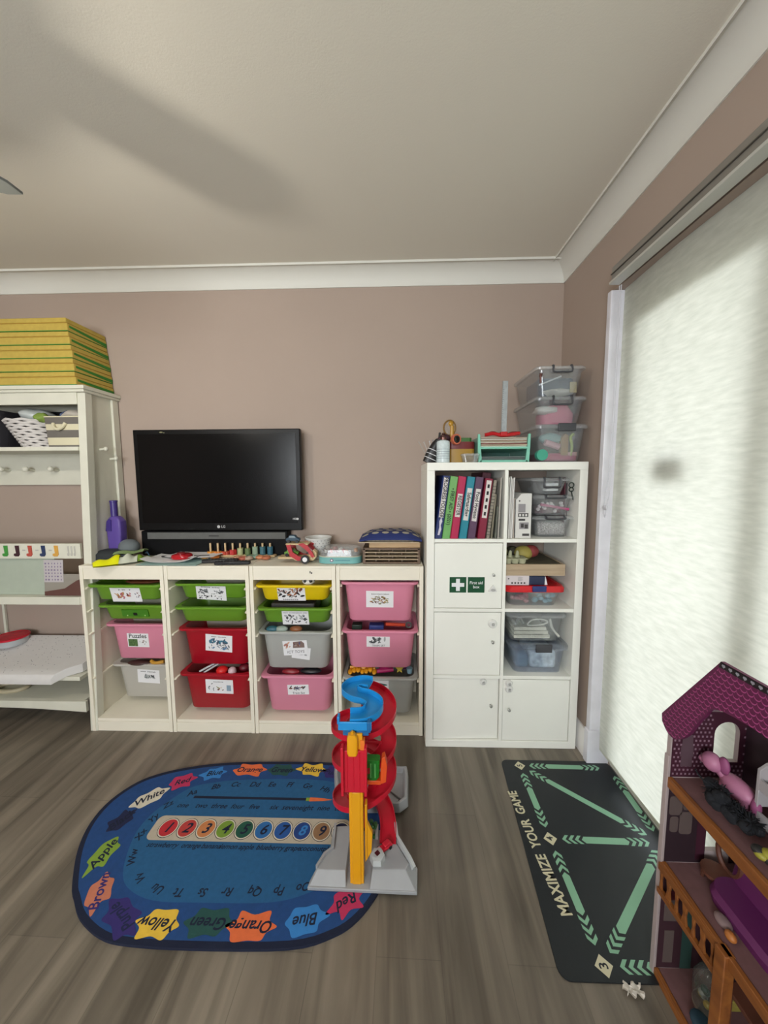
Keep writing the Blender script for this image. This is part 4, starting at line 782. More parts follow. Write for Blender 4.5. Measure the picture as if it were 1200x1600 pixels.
# binders
z0 = rows[3]
def binder(xb, wt, lean, h, c, nm, title, tsz, label, y0=-.395, dep=.28, tpos=.5, lab=True, tsx=.9, ink=INK, th=None, scr=False):
    tt = thing('ring_binder', label, 'binder', (xb+wt/2, y0+dep/2, z0), 'binders in the top left cube')
    M_ = mat('binder '+nm, c, .4); T = TR(xb, y0, z0+.0005) @ Matrix.Shear('XZ', 4, (0, 0)) @ Matrix.Rotation(lean, 4, 'Y')
    b = MB(); b.T = T
    P = [(0, .004), (.004, 0), (wt-.004, 0), (wt, .004), (wt, dep), (wt-.004, dep), (wt-.004, .006), (.004, .006), (.004, dep), (0, dep)]
    b.prism(P, 0, h, M_, 'z'); b.build('cover', tt)
    b = MB(); b.T = T; b.box(.006, wt-.006, .02, dep-.01, .004, h-.015, PAPER); b.build('pages', tt)
    b = MB(); b.T = T; w_, hh = wt*.62, (th or h*.45); zc = h*tpos
    if lab: b.box(wt/2-w_/2, wt/2+w_/2, -.001, .0, zc-hh/2, zc+hh/2, mat('spine label', '#cfcac6', .6))
    if title: b.text(title, tsz, ink, TR(wt/2, -.0018, zc) @ FRONT @ Matrix.Rotation(-PI/2, 4, 'Z'), bold=.02, sx=tsx)
    if scr:
        b.prism([(wt*.35, .02), (wt*.6, .02), (wt*.75, .05), (wt*.6, .07), (wt*.75, .09), (wt*.55, .11), (wt*.35, .09), (wt*.45, .06)], -.001, 0, mat('torn label', '#c9c6d0', .7), 'y')
    b.build('spine_label', tt, smooth=False); return tt
lean = .125
binder(.040, .036, lean, .315, '#182a62', 'blue', 'PROGRESS FOLDER', .026, 'dark blue ring binder at the left end with a white spine title', tpos=.66, th=.20, scr=True)
binder(.078, .038, lean, .312, '#6aa35c', 'green', '\u2022 FIRST AID \u2022 (2021)', .024, 'light green ring binder with first aid handwritten on the spine', tpos=.52, lab=False)
binder(.118, .038, lean, .312, '#a81a48', 'crimson', 'REGISTER', .026, 'crimson ring binder marked register', tpos=.54, th=.115)
binder(.161, .038, lean, .310, '#1d7d90', 'teal', 'Safeguarding', .026, 'teal ring binder with a white safeguarding label', tpos=.56, th=.16)
binder(.203, .038, lean, .308, '#553a55', 'purple', 'Food Hygiene', .026, 'dusky purple ring binder with a food hygiene label', tpos=.55, th=.16)
binder(.252, .038, .115, .300, '#7c1533', 'burgundy', None, .014, 'burgundy ring binder with a long pale label, right of the purple one', tpos=.66, th=.185)
b = MB(); T = TR(.252, -.395, z0) @ Matrix.Rotation(.115, 4, 'Y')
b.T = T
for k in range(5): b.box(.014, .024, -.0022, -.0012, .118+k*.034, .136+k*.034, INK)
b.build('label_marks', bpy.data.objects['ring_binder.005'], smooth=False)
t = thing('ring_binder', 'tall dark plum binder pushed back behind the burgundy one', 'binder', (.30, -.2, z0), 'binders in the top left cube')
b = MB(); b.T = TR(.262, -.31, z0) @ Matrix.Rotation(.09, 4, 'Y'); b.box(0, .045, 0, .27, 0, .330, mat('plum cover', '#4a1428', .4)); b.build('cover', t, bev=.002)
for i, (x, c, h, w, l, ln) in enumerate(((.297, '#8c8578', .29, .014, 'beige spiral notebook leaning beside the burgundy binder', .11), (.318, '#77705f', .22, .008, 'thin khaki folder leaning beside the spiral notebook', .08), (.338, '#5f6158', .16, .008, 'short grey booklet near the shelf divider', .05), (.352, '#a8a39a', .30, .006, 'pale folder leaning against the left side of the divider', .03))):
    b = MB(); b.T = TR(x, -.39, z0) @ Matrix.Rotation(ln, 4, 'Y'); b.box(0, w, 0, .27, 0, h, mat('folder %d' % i, c, .7))
    if i == 0:
        for k in range(16): b.tube([(w/2+.008*math.cos(a), -.001+.007*math.sin(a), .02+k*.016) for a in [2*PI*q/8 for q in range(8)]], .0012, mat('spiral wire', '#3a3a3a', .4), 4, True)
    tag(b.build('folder'), l, 'folder')
for i, (x, h, c, l) in enumerate(((.396, .300, '#b5b2ab', 'grey magazine file edge right beside the divider'), (.405, .306, '#d0cec9', 'tall white magazine beside the divider'), (.4125, .296, '#c4c0bb', 'slightly shorter white magazine in the top right cube'), (.420, .300, '#dad8d4', 'white magazine at the right of the thin row'), (.428, .20, '#a79c92', 'short taupe booklet leaning beside the white magazines'))):
    b = MB(); b.T = TR(x, -.385, z0) @ Matrix.Rotation(.02 if i < 4 else .0, 4, 'Y'); b.box(0, .0052, 0, .23, 0, h, mat('magazine %d' % i, c, .6)); tag(b.build('magazine'), l, 'magazine')
# white printed box
t = thing('white_printed_box', 'white cardboard box with dark printing and a sloped corner in the top right cube', 'box', (.48, -.28, z0)); WBX = mat('white card box', '#cfcdc9', .5)
b = MB().prism([(.443, z0), (.520, z0), (.520, z0+.222), (.470, z0+.222), (.443, z0+.190)], -.375, -.18, WBX, 'y'); b.build('carton', t, bev=.001)
b = MB(); DK = mat('box print dark', '#3b3838', .6); LG = mat('box print grey', '#8b878a', .6); yy = -.3758
b.box(.455, .490, yy, yy+.0006, z0+.128, z0+.170, LG).box(.455, .505, yy, yy+.0006, z0+.105, z0+.124, DK)
for k in range(3): b.box(.460+k*.015, .469+k*.015, yy-.0004, yy, z0+.109, z0+.120, WBX)
b.box(.458, .490, yy, yy+.0006, z0+.086, z0+.096, DK).box(.462, .508, yy, yy+.0006, z0+.045, z0+.078, LG); b.box(.470, .484, yy-.0004, yy, z0+.052, z0+.072, DK).box(.488, .504, yy-.0004, yy, z0+.048, z0+.068, DK).box(.478, .512, yy, yy+.0006, z0+.010, z0+.022, DK); b.ell((.460, yy, z0+.185), (.004, .0006, .004), DK, 6)
b.build('printing', t, smooth=False)
# clear clip boxes
CL = clear('clear box plastic', '#dfe5ea', .075); CLL = clear('clear lid plastic', '#e6ebee', .22); CB = clear('blue tinted clear plastic', '#c4d2f0', .10)
HG = mat('dark grey clip', '#3c3d42', .4)
def clearbox(x0, x1, y0, y1, z0_, z1, label, body=CL, lidm=CLL, taper=.018, lh=.016, over=.010, hname=None, handles=True, hm=HG, hw=.10, hdrop=.03, group=None, name='clear_storage_box', bar=True):
    cx, cy = (x0+x1)/2, (y0+y1)/2; w, d = x1-x0, y1-y0
    t = thing(name, label, 'storage box', (cx, cy, z0_), group); R = lambda w_, d_, z, r=.03: [(cx+p[0], cy+p[1], z) for p in rrect(w_, d_, r, 5)]
    b = MB().loft([R(w-2*taper, d-2*taper, z0_), R(w, d, z1-lh), R(w-.004, d-.004, z1-lh), R(w-2*taper-.004, d-2*taper-.004, z0_+.003)], body); b.build('box_body', t, angle=.7)
    b = MB().loft([R(w+2*over, d+2*over, z1-lh), R(w+2*over+.002, d+2*over+.002, z1-lh*.4), R(w+over, d+over, z1), R(w-.02, d-.02, z1), R(w-.024, d-.024, z1-.004)], lidm); b.build('lid', t, angle=.7)
    if handles:
        yh = cy-d/2-over-.004
        if bar: b = MB().box(cx-hw/2+.015, cx+hw/2+.015, yh-.006, yh+.004, z1-.004-hdrop, z1+.004, hm); b.build('clip', t, bev=.004)
        else:
            b = MB(); P = smooth_open([(cx-hw/2, yh+.008, z1+.001), (cx-hw/2, yh-.004, z1-.004), (cx-hw/2, yh-.006, z1-hdrop), (cx, yh-.006, z1-hdrop-.002), (cx+hw/2, yh-.006, z1-hdrop), (cx+hw/2, yh-.004, z1-.004), (cx+hw/2, yh+.008, z1+.001)], 3); b.tube(P, .0045, hm, 8); b.build('clip', t)
    return t
def stuffobj(name, b, label, cat, **k): return tag(b.build(name, **k), label, cat)
zr = z0
clearbox(.545, .728, -.365, -.10, zr+.001, zr+.108, 'lowest clear clip box in the top right cube, full of silvery glitter bits', hw=.09, bar=False, hdrop=.012)
b = MB().box(.567, .706, -.34, -.13, zr+.008, zr+.075, mat('silver sequins', '#a39c9c', .3, .3, var=.7, scale=160, bump=1, bscale=260)); stuffobj('sequin_pile', b, 'silvery sequins filling the lowest clear clip box', 'sequins', bev=.01)['kind'] = 'stuff'
clearbox(.540, .726, -.365, -.10, zr+.110, zr+.212, 'middle clear clip box in the top right cube with pink and white beads', hw=.09, bar=False, hdrop=.012)
rr = random.Random(3)
tag(MB().box(.565, .70, -.30, -.14, zr+.115, zr+.150, mat('dusky bead tray', '#5d3440', .7, var=.4, scale=80)).build('bead_tray', bev=.006), 'dusky plum tray inside the middle clear clip box', 'tray')
tag(MB().tube([(.575, -.345, zr+.165), (.715, -.345, zr+.140)], .007, mat('rose stick', '#b04f78', .4), 8).build('pink_stick'), 'pink stick lying across the middle clear clip box', 'stick')
for i in range(12):
    x = rr.uniform(.57, .71); tag(MB().ell((x, -.34+rr.uniform(0, .02), zr+.128+rr.uniform(0, .045)), .0095, mat('white bead', '#cfc4c6', .4), 6).build('bead'), 'white round bead in the middle clear clip box', 'bead', 'white beads in the middle clip box')
clearbox(.530, .700, -.36, -.10, zr+.214, zr+.298, 'topmost clear clip box in the top right cube with white pieces', hw=.075, bar=False, hdrop=.045, over=.012)
for k in range(2): tag(MB().box(.60, .66, -.345, -.30, zr+.232+.026*k, zr+.246+.026*k, PAPER).build('white_block', bev=.003), 'white piece inside the topmost clear clip box, %s of two' % ('lower', 'upper')[k], 'block')
for i, (x, h, c) in enumerate(((.700+.0, 0, 0),)): pass
for i, (x, c, h, l) in enumerate(((.712, '#6b3b45', .30, 'plum folder standing behind the clear clip boxes'), (.7195, '#b7b2b0', .21, 'pale folder at the right side of the top right cube'), (.7265, '#8f8a88', .27, 'grey folder against the right side board'))):
    tag(MB().box(x, x+.004, -.30+.0*i, -.06, zr, zr+h, mat('side folder %d' % i, c, .6)).build('folder'), l, 'folder')
b = MB()
for a_, r_ in ((0, .012), (.022, .010)): b.tube([(.712+r_*math.cos(2*PI*q/14), -.37, zr+.262-a_+r_*math.sin(2*PI*q/14)) for q in range(14)], .0028, mat('green black scissors', '#15251d', .4), 6, True)
b.tube([(.712, -.37, zr+.235), (.722, -.37, zr+.19)], .003, b.M[0], 6); tag(b.build('scissors'), 'dark scissors tucked in at the right of the top right cube', 'scissors')
# second row right
z2 = rows[2]
clearbox(.300+.115, .685, -.375, -.12, z2+.001, z2+.108, 'clear box with a bright red lid in the second cube on the right', lidm=mat('red box lid', '#c5171f', .35), lh=.030, over=.014, hw=.07, hm=mat('blue clip', '#23356f', .4), hdrop=.022)
for i, (x0_, x1_, c, l) in enumerate(((.44, .53, '#a8606c', 'rose pink toy pieces'), (.565, .66, '#6fa3b5', 'pale blue toy pieces'))):
    for k in range(9):
        xx = x0_+(x1_-x0_)*rr.random(); tag(MB().ell((xx, -.345+.03*rr.random(), z2+.016+.03*rr.random()), (.015, .014, .012), mat('pieces %d' % i, c, .45), 6).build('toy_piece'), ('rose pink', 'pale blue')[i]+' toy piece inside the red lidded box', 'toy', l+' in the red lidded box')
t = thing('printed_carton', 'flat white carton with small dark icons lying on the red lid', 'box', (.46, -.3, z2+.109)); MB().box(.398, .521, -.372, -.16, z2+.110, z2+.159, mat('pale pink white card', '#cfc6c8', .6)).build('carton', t, bev=.001)
b = MB()
for k in range(5): b.box(.432+k*.0155, .440+k*.0155, -.3727, -.372, z2+.117, z2+.126, DK)
for k in range(6): b.box(.465, .465+.025-(k % 2)*.006, -.3727, -.372, z2+.132+k*.0038, z2+.1335+k*.0038, LG)
b.ell((.418, -.372, z2+.143), (.004, .0006, .004), DK, 5); b.build('printing', t, smooth=False)
tag(MB().box(.521, .601, -.368, -.18, z2+.110, z2+.156, mat('navy box', '#1f2a49', .5)).build('navy_box', bev=.002), 'navy blue box beside the flat white carton on the red lid', 'box')
tag(MB().prism([(.601, z2+.110), (.616, z2+.110), (.604, z2+.156)], -.366, -.365+.08, PAPER, 'y').build('folded_card'), 'small folded white card beside the navy box', 'card')
TW = wood('tray wood', '#a48f75', '#b7a287', 0, 6)
for k in range(2):
    t = thing('wooden_tray', '%s of two pale wooden trays stacked in the second cube on the right' % ('lower', 'upper')[k], 'tray', (.545, -.27, z2+.160+k*.030), 'wooden trays')
    z_ = z2+.160+k*.0295; MB().box(.396, .697-.001*k, -.375, -.06, z_, z_+.006, TW).build('base', t)
    for a_ in ((.396, .697, -.375, -.365), (.396, .697, -.07, -.06), (.396, .404, -.365, -.07), (.689, .697, -.365, -.07)): MB().box(*a_, z_+.006, z_+.0285, TW).build('side', t, bev=.001)
tag(MB().box(.41, .68, -.35, -.08, z2+.216, z2+.2185, mat('olive cloth', '#4d4838', .9, var=.3, scale=12)).build('olive_cloth'), 'dark olive cloth laid in the upper wooden tray', 'cloth')
EG = mat('pale egg carton', '#a8a88c', .9, bump=.3); b = MB()
for i in range(3):
    for j in range(2): b.lathe([(.016, 0), (.021, .022), (.024, .026), (.020, .024), (.014, .004)], .418+i*.036, -.35+j*.045, z2+.219, EG, 14)
b.box(.396, .512, -.370, -.285, z2+.243, z2+.246, EG); b.lathe([(.012, 0), (.007, .035), (.003, .040)], .436, -.33, z2+.240, EG, 10).lathe([(.012, 0), (.007, .035), (.003, .040)], .472, -.33, z2+.240, EG, 10)
tag(b.build('egg_carton'), 'pale green moulded egg carton cups in the upper wooden tray', 'egg carton')
for (x, y, zz, r_, c, n_, l) in ((.405, -.28, .275, .028, '#8d8a52', 'olive egg', 'olive rounded shape behind the egg carton at the left'), (.53, -.25, .262, .040, '#a89a4e', 'mustard', 'mustard yellow rounded toy in the upper wooden tray'), (.575, -.24, .270, .034, '#8d3a3a', 'brick red', 'brick red rounded toy beside the mustard one'), (.48, -.22, .265, .030, '#3c3a2c', 'dark moss', 'dark mossy shape behind the egg carton')):
    tag(MB().ell((x, y, z2+zz-.012), (r_*1.2, r_, r_), mat('tray toy '+n_, c, .6), 10).build('toy_shape', angle=1.2), l, 'toy')
tag(MB().lathe([(.02, 0), (.042, .012), (.044, .016), (.03, .012)], .53, -.25, z2+.2185, mat('yellow saucer', '#9c8f52', .5), 20).build('saucer'), 'small dull yellow saucer under the mustard toy', 'saucer')
# third row right
z1_ = rows[1]
clearbox(.445, .715, -.385, -.10, z1_+.001, z1_+.160, 'lower clear box with blue tint and a dark grey clip in the third cube', body=CB, lidm=CB, hw=.082, hdrop=.034, over=.012, lh=.028, taper=.014)
tag(MB().box(.475, .545, -.345, -.15, z1_+.008, z1_+.085, mat('slate fabric', '#4f6a80', .9)).build('slate_bundle', bev=.02), 'slate blue bundle in the left of the lower clear box', 'bundle')
tag(MB().box(.55, .685, -.35, -.16, z1_+.008, z1_+.105, mat('pale blue grey film', '#b4c2cf', .5, var=.4, scale=40, bump=.8, bscale=60)).build('pale_bundle', bev=.02), 'pale grey crumpled film in the right of the lower clear box', 'bundle')
clearbox(.430, .708, -.370, -.08, z1_+.163, z1_+.318, 'upper clear box holding white paper wads in the third cube', hw=.075, hdrop=.004, over=.012, lh=.022, handles=False)
for k in range(3): tag(MB().box(.46, .645-.01*k, -.352, -.20, z1_+.175+k*.021, z1_+.192+k*.021, mat('ruled paper', '#cdcbbd', .7, var=.15, scale=90)).build('paper_pad', bev=.002), 'white paper pad in the upper clear box, %s of three' % ('lowest', 'middle', 'topmost')[k], 'paper pad')
b = MB().tube(smooth_closed([(.53, -.35, z1_+.245), (.60, -.35, z1_+.248), (.63, -.35, z1_+.262), (.60, -.35, z1_+.276), (.55, -.35, z1_+.272)], 5), .004, mat('white cable', '#c9c9c2', .4), 6, True).tube(smooth_open([(.64, -.352, z1_+.28), (.655, -.352, z1_+.23), (.690, -.352, z1_+.185)], 6), .006, mat('white cable', '#c9c9c2'), 6)
tag(b.build('white_cable'), 'looped white cable in the upper clear box', 'cable')
b = MB().tube(smooth_open([(.45, -.34, z1_+.27), (.47, -.345, z1_+.25), (.49, -.34, z1_+.28), (.51, -.34, z1_+.25)], 6), .008, mat('grey cord bundle', '#8a8c88', .6), 6); tag(b.build('cable'), 'grey cord bundle at the left of the upper clear box', 'cord')
tag(MB().box(.585, .665, -.30, -.22, z1_+.3185, z1_+.3285, mat('dark olive pad', '#4a4c45', .7)).build('dark_pad', bev=.002), 'thin dark pad lying on the lid of the upper clear box', 'pad')
# ------------------------------------------------------------------ things on the cube shelf
KT = 1.4705
t = thing('spray_bottle', 'white printed bottle with a dark pump top at the left front of the cube shelf', 'bottle', (.083, -.36, KT))
MB().lathe([(.031, 0), (.033, .003), (.033, .098), (.029, .106), (.018, .110), (.014, .112)], .083, -.36, KT, mat('bottle label white', '#c6d2d4', .25, var=.12, scale=70), 24).build('bottle_body', t)
MB().lathe([(.015, 0), (.016, .012), (.014, .014)], .083, -.36, KT+.112, mat('bronze cap', '#6a4a44', .25, .7), 18).tube([(.083, -.36, KT+.126), (.083, -.36, KT+.136)], .006, mat('bronze cap', '#6a4a44'), 8).ell((.083, -.37, KT+.140), (.010, .018, .006), mat('bronze cap', '#6a4a44'), 6).build('pump', t)
b = MB()
for k in range(5): b.lathe([(.0336, 0), (.0336, .002)], .083, -.36, KT+.020+k*.011, mat('bottle print grey', '#7f8c96', .5), 24, cap=False)
b.build('label_print', t)
t = thing('striped_pencil_case', 'black case with thin white stripes standing left of the white bottle', 'case', (.015, -.33, KT))
b = MB(); b.T = TR(.012, -.34, KT, ry=.42); b.loft([[(p[0], p[1], z) for p in rrect(w, .05, .02, 4)] for z, w in ((.000, .06), (.05, .065), (.10, .05), (.125, .03))], BLACK); b.build('case_body', t, angle=.8)
b = MB(); b.T = TR(.012, -.34, KT, ry=.42)
for z in (.022, .044, .066): b.loft([[(p[0], p[1], z+q) for p in rrect(.0665, .0525, .021, 4)] for q in (0, .0025)], PAPER)
b.build('stripes', t)
for i, (x, y, h, a, ax, c, nm, l) in enumerate(((.050, -.32, .15, .14, 0, '#17171b', 'marker', 'black marker standing behind the striped case'), (.028, -.30, .125, -.5, .1, '#a9a49c', 'wire_whisk', 'thin pale stick leaning far left above the striped case'), (.035, -.30, .115, -.36, .05, '#b9b5b0', 'thin_stick', 'thin grey stick leaning left behind the case'), (.045, -.29, .115, -.20, 0, '#c9c9c9', 'thin_stick', 'thin white stick in the middle of the sticks'), (.048, -.30, .118, -.08, 0, '#8a8a8e', 'thin_stick', 'thin darker grey stick nearest the bottle'))):
    P0 = Vector((x, y, KT)); d = Vector((math.sin(a), ax, math.cos(a))).normalized(); b = MB().tube([P0, P0+d*h], .0022 if i else .006, mat('stick %d' % i, c, .5), 6).ell(P0+d*h, .004 if i else .0062, mat('stick %d' % i, c), 5)
    tag(b.build(nm), l, 'stick' if i else 'marker')
t = thing('red_yellow_tub', 'yellow tub with a dark red band and green rim behind the white bottle', 'tub', (.185, -.26, KT))
TB = [('tub yellow', '#a8812b', 0, .072), ('tub red', '#6f1c1f', .072, .108), ('tub green', '#3f6b34', .108, .128)]
for n_, c, a_, e_ in TB: MB().loft([[(.185+p[0], -.26+p[1], KT+z) for p in rrect(.135-(.03 if 'green' in n_ else 0), .09, .02, 4)] for z in (a_+.0004, e_)], mat(n_, c, .4)).build({'tub yellow': 'tub_body', 'tub red': 'band', 'tub green': 'rim'}[n_], t)
t = thing('small_clear_pot', 'small clear square pot in front of the yellow and red tub', 'pot', (.215, -.37, KT)); R = lambda w, z: [(.215+p[0], -.365+p[1], KT+z) for p in rrect(w, .06, .012, 4)]
MB().loft([R(.07, .0005), R(.085, .034), R(.081, .034), R(.067, .004)], CL).build('pot_body', t); MB().loft([R(.09, .034), R(.09, .041), R(.08, .043)], CLL).build('lid', t)
t = thing('magnifying_glass', 'upright amber handled magnifying glass above the tub', 'magnifying glass', (.115, -.29, KT)); AM = mat('amber plastic', '#b0831f', .3)
MB().tube([(.125+.030*math.cos(2*PI*q/28), -.285, KT+.180+.038*math.sin(2*PI*q/28)) for q in range(28)], .0045, mat('dark amber rim', '#7a5a1e', .3), 8, True).build('rim', t)
MB().tube([(.138, -.292, KT+.0), (.136, -.292, KT+.19)], .010, AM, 10).ell((.130, -.294, KT+.200), (.013, .009, .014), AM, 8).build('handle', t)
MB().lathe([(.001, 0), (.028, .0), (.028, .002), (.001, .003)], 0, 0, 0, clear('lens', body=.04), 24, T=TR(.125, -.285, KT+.180) @ Matrix.Scale(1.25, 4, (0, 0, 1)) @ FRONT).build('lens', t)
t = thing('tape_roll', 'roll of tape with coral and black rings leaning on the tub', 'tape', (.15, -.31, KT)); 
for r_, c, n_ in ((.026, '#c9694b', 'coral'), (.018, '#1a1a1c', 'black core')): MB().lathe([(r_, 0), (r_, .018 if r_ > .02 else .020), (r_-.007, .018 if r_ > .02 else .020), (r_-.007, 0)], 0, 0, 0, mat('tape '+n_, c, .4), 24, cap=False, T=TR(.146, -.322, KT+.118, rz=.5, ry=.2) @ FRONT).build('ring', t)
tag(MB().ell((.098, -.31, KT+.125), (.03, .02, .022), mat('maroon bow', '#3d1f2a', .4), 8).ell((.075, -.325, KT+.118), (.018, .014, .014), mat('maroon bow', '#3d1f2a'), 8).build('bow'), 'dark maroon shiny bow behind the white bottle', 'bow')
# mint letter tray
MT = mat('mint plastic', '#7cc0aa', .4); t = thing('letter_tray', 'mint green two tier letter tray in the middle of the cube shelf top', 'letter tray', (.38, -.22, KT))
y0, y1 = -.370, -.08
for x, s in ((.258, 1), (.500, -1)):
    MB().prism([(x-.003*s, KT), (x+.016*s, KT), (x+.008*s, KT+.070), (x+.004*s, KT+.138), (x-.007*s, KT+.138), (x-.006*s, KT+.07)], y0, y0+.012, MT, 'y').build('front_upright', t, bev=.0015)
    MB().box(min(x, x+.004*s), max(x, x+.004*s), y0+.01, y1, KT+.004, KT+.125, clear('mint clear', '#7fb8a8', .65)).build('side_wall', t)
MB().box(.262, .496, y0, y1, KT+.0005, KT+.012, MT).build('lower_tray', t, bev=.002); MB().box(.262, .496, y0, y1, KT+.066, KT+.076, MT).build('upper_tray', t, bev=.002)
MB().box(.262, .496, y1-.004, y1, KT+.01, KT+.12, mat('dark mint back', '#3f6b60', .5)).build('back_wall', t)
for i in range(4): sheet(.378, -.235, .215, .25, rr.uniform(-.02, .02), KT+.016+i*.004, mat('tray sheet %d' % i, ['#8f9c9a', '#a5b0ae', '#7f8a8a', '#b5bcba'][i], .7), 'paper_sheet', '%s sheet in the lower tier of the mint tray' % ('lowest grey', 'second', 'third dark grey', 'topmost pale')[i], curl=0)
for i, c in enumerate(('#b7c4b4', '#cdb9a0', '#8a5f56', '#c9c2b2', '#a08d78', '#cfcac0', '#b5a898')): sheet(.378, -.24, .225, .25, rr.uniform(-.02, .02), KT+.080+i*.0068, mat('upper sheet %d' % i, c, .7), 'booklet', '%s booklet in the upper tier of the mint tray' % ('pale green', 'tan', 'rust brown', 'cream', 'khaki', 'off white', 'topmost beige')[i], 'booklet', curl=.001, th=.0045)
b = MB(); RD = mat('red toy plastic', '#b3141c', .35)
t = thing('red_stapler', 'red plastic stamp handles lying on the mint tray papers', 'stamp set', (.38, -.33, KT+.13))
MB().tube(smooth_open([(.290, -.345, KT+.136), (.33, -.35, KT+.142), (.37, -.35, KT+.134), (.41, -.35, KT+.136), (.46, -.345, KT+.144)], 5), .009, RD, 8).build('red_handle', t)
MB().box(.365, .398, -.362, -.325, KT+.128, KT+.150, RD).build('red_base', t, bev=.003); MB().ell((.44, -.335, KT+.146), (.03, .015, .008), mat('dark red', '#6f1018', .4), 8).ell((.34, -.30, KT+.150), (.022, .015, .010), mat('dark red', '#6f1018'), 8).build('dark_red_piece', t)
t = thing('grey_ruler', 'long grey ruler standing upright from the red base on the mint tray', 'ruler', (.382, -.345, KT+.15)); b = MB(); b.T = TR(.382, -.345, KT+.150, ry=.012); b.box(-.0125, .0125, -.005, .005, 0, .245, mat('ruler grey', '#9aa0a2', .5, var=.1, scale=60)).build('blade', t, bev=.001)
b = MB(); b.T = TR(.382, -.345, KT+.150, ry=.012)
for k in range(24): b.box(-.0125, -.0125+(.008 if k % 5 == 0 else .004), -.0056, -.005, .008+k*.0098, .009+k*.0098, DK)
b.build('graduations', t)
# three big clear boxes
clearbox(.538, .772, -.375, -.035, KT, KT+.180, 'largest clear lidded box at the bottom of the stack in the corner, with craft bits', hw=.085, hdrop=.030, lh=.020)
clearbox(.530, .760, -.372, -.045, KT+.182, KT+.312, 'middle clear box of the corner stack holding a pink bundle', hw=.085, bar=False, hdrop=.038, lh=.018)
clearbox(.528, .752, -.370, -.045, KT+.314, KT+.455, 'topmost clear box of the corner stack with dark blue things inside', hw=.085, bar=False, hdrop=.030, lh=.016)
tag(MB().box(.565, .745, -.345, -.10, KT+.006, KT+.045, mat('pink felt', '#a34e68', .9)).build('pink_felt', bev=.01), 'dark pink felt at the bottom of the largest corner box', 'felt')
tag(MB().lathe([(.027, 0), (.027, .03)], 0, 0, 0, mat('mint lid', '#3f9c84', .4), 24, T=TR(.566, -.340, KT+.035) @ FRONT).build('mint_lid'), 'round green lid at the left of the largest corner box', 'lid')
tag(MB().tube([(.585, -.345, KT+.098), (.655, -.345, KT+.075)], .016, mat('peach lilac tube', '#b38d96', .5), 10).build('lilac_tube'), 'peach and lilac tube in the largest corner box', 'tube')
tag(MB().prism([(.665, KT+.03), (.70, KT+.03), (.70, KT+.13), (.685, KT+.14), (.668, KT+.12)], -.345, -.32, mat('kraft card', '#8f7350', .8), 'y').build('kraft_card'), 'brown kraft card piece in the largest corner box', 'card')
tag(MB().tube(smooth_open([(.715, -.34, KT+.03), (.72, -.34, KT+.08), (.712, -.34, KT+.12), (.725, -.34, KT+.14)], 5), .007, mat('lime ribbon', '#93a84e', .5), 6).build('lime_ribbon'), 'lime ribbon at the right of the largest corner box', 'ribbon')
crumple('film_wrap', (.63, -.30, KT+.118), (.055, .04, .030), mat('teal film', '#7e9c9c', .3), 'pale teal wrap at the top of the largest corner box', 'wrap', 5)
tag(MB().box(.70, .745, -.345, -.30, KT+.03, KT+.05, mat('peach strip', '#b8908c', .7)).build('peach_strip', bev=.002), 'peach strip at the right bottom of the largest corner box', 'strip')
tag(MB().loft([[(.665+p[0], -.25+p[1], KT+z) for p in rrect(w, .14, .04)] for z, w in ((.187, .15), (.24, .16), (.282, .10))], mat('pink bundle', '#b85c78', .8, bump=.4, bscale=60)).build('pink_bundle', angle=.9), 'pink fabric bundle in the middle corner box', 'fabric')
crumple('white_bag', (.60, -.30, KT+.258), (.06, .05, .020), mat('white bag film', '#c4c4c0', .35), 'white plastic bag at the left of the middle corner box', 'bag', 7)
crumple('white_bag', (.655, -.30, KT+.345), (.075, .05, .018), mat('white bag film', '#c4c4c0'), 'white bag at the base of the topmost corner box', 'bag', 8)
tag(MB().box(.565, .735, -.30, -.12, KT+.33, KT+.42, mat('blue grey denim', '#3f4d5f', .8, var=.3, scale=60)).build('denim_pack', bev=.012), 'dark blue grey pack inside the topmost corner box', 'pack')
tag(MB().box(.695, .725, -.352, -.345, KT+.335, KT+.385, mat('cream card', '#a89e7a', .7)).build('cream_card'), 'small cream card at the right of the topmost corner box', 'card')
tag(MB().tube([(.545, -.352, KT+.372), (.650, -.352, KT+.412)], .004, mat('white stick', '#b9bdc2', .4), 6).build('white_stick'), 'white stick lying across the topmost corner box', 'stick')
tag(MB().tube([(.548, -.36, KT+.41), (.550, -.36, KT+.425)], .008, mat('bronze cap', '#6a4a44'), 8).tube([(.549, -.36, KT+.38), (.548, -.36, KT+.41)], .005, mat('bronze cap', '#6a4a44'), 8).build('bronze_tube'), 'small bronze topped tube at the left of the topmost corner box', 'tube')
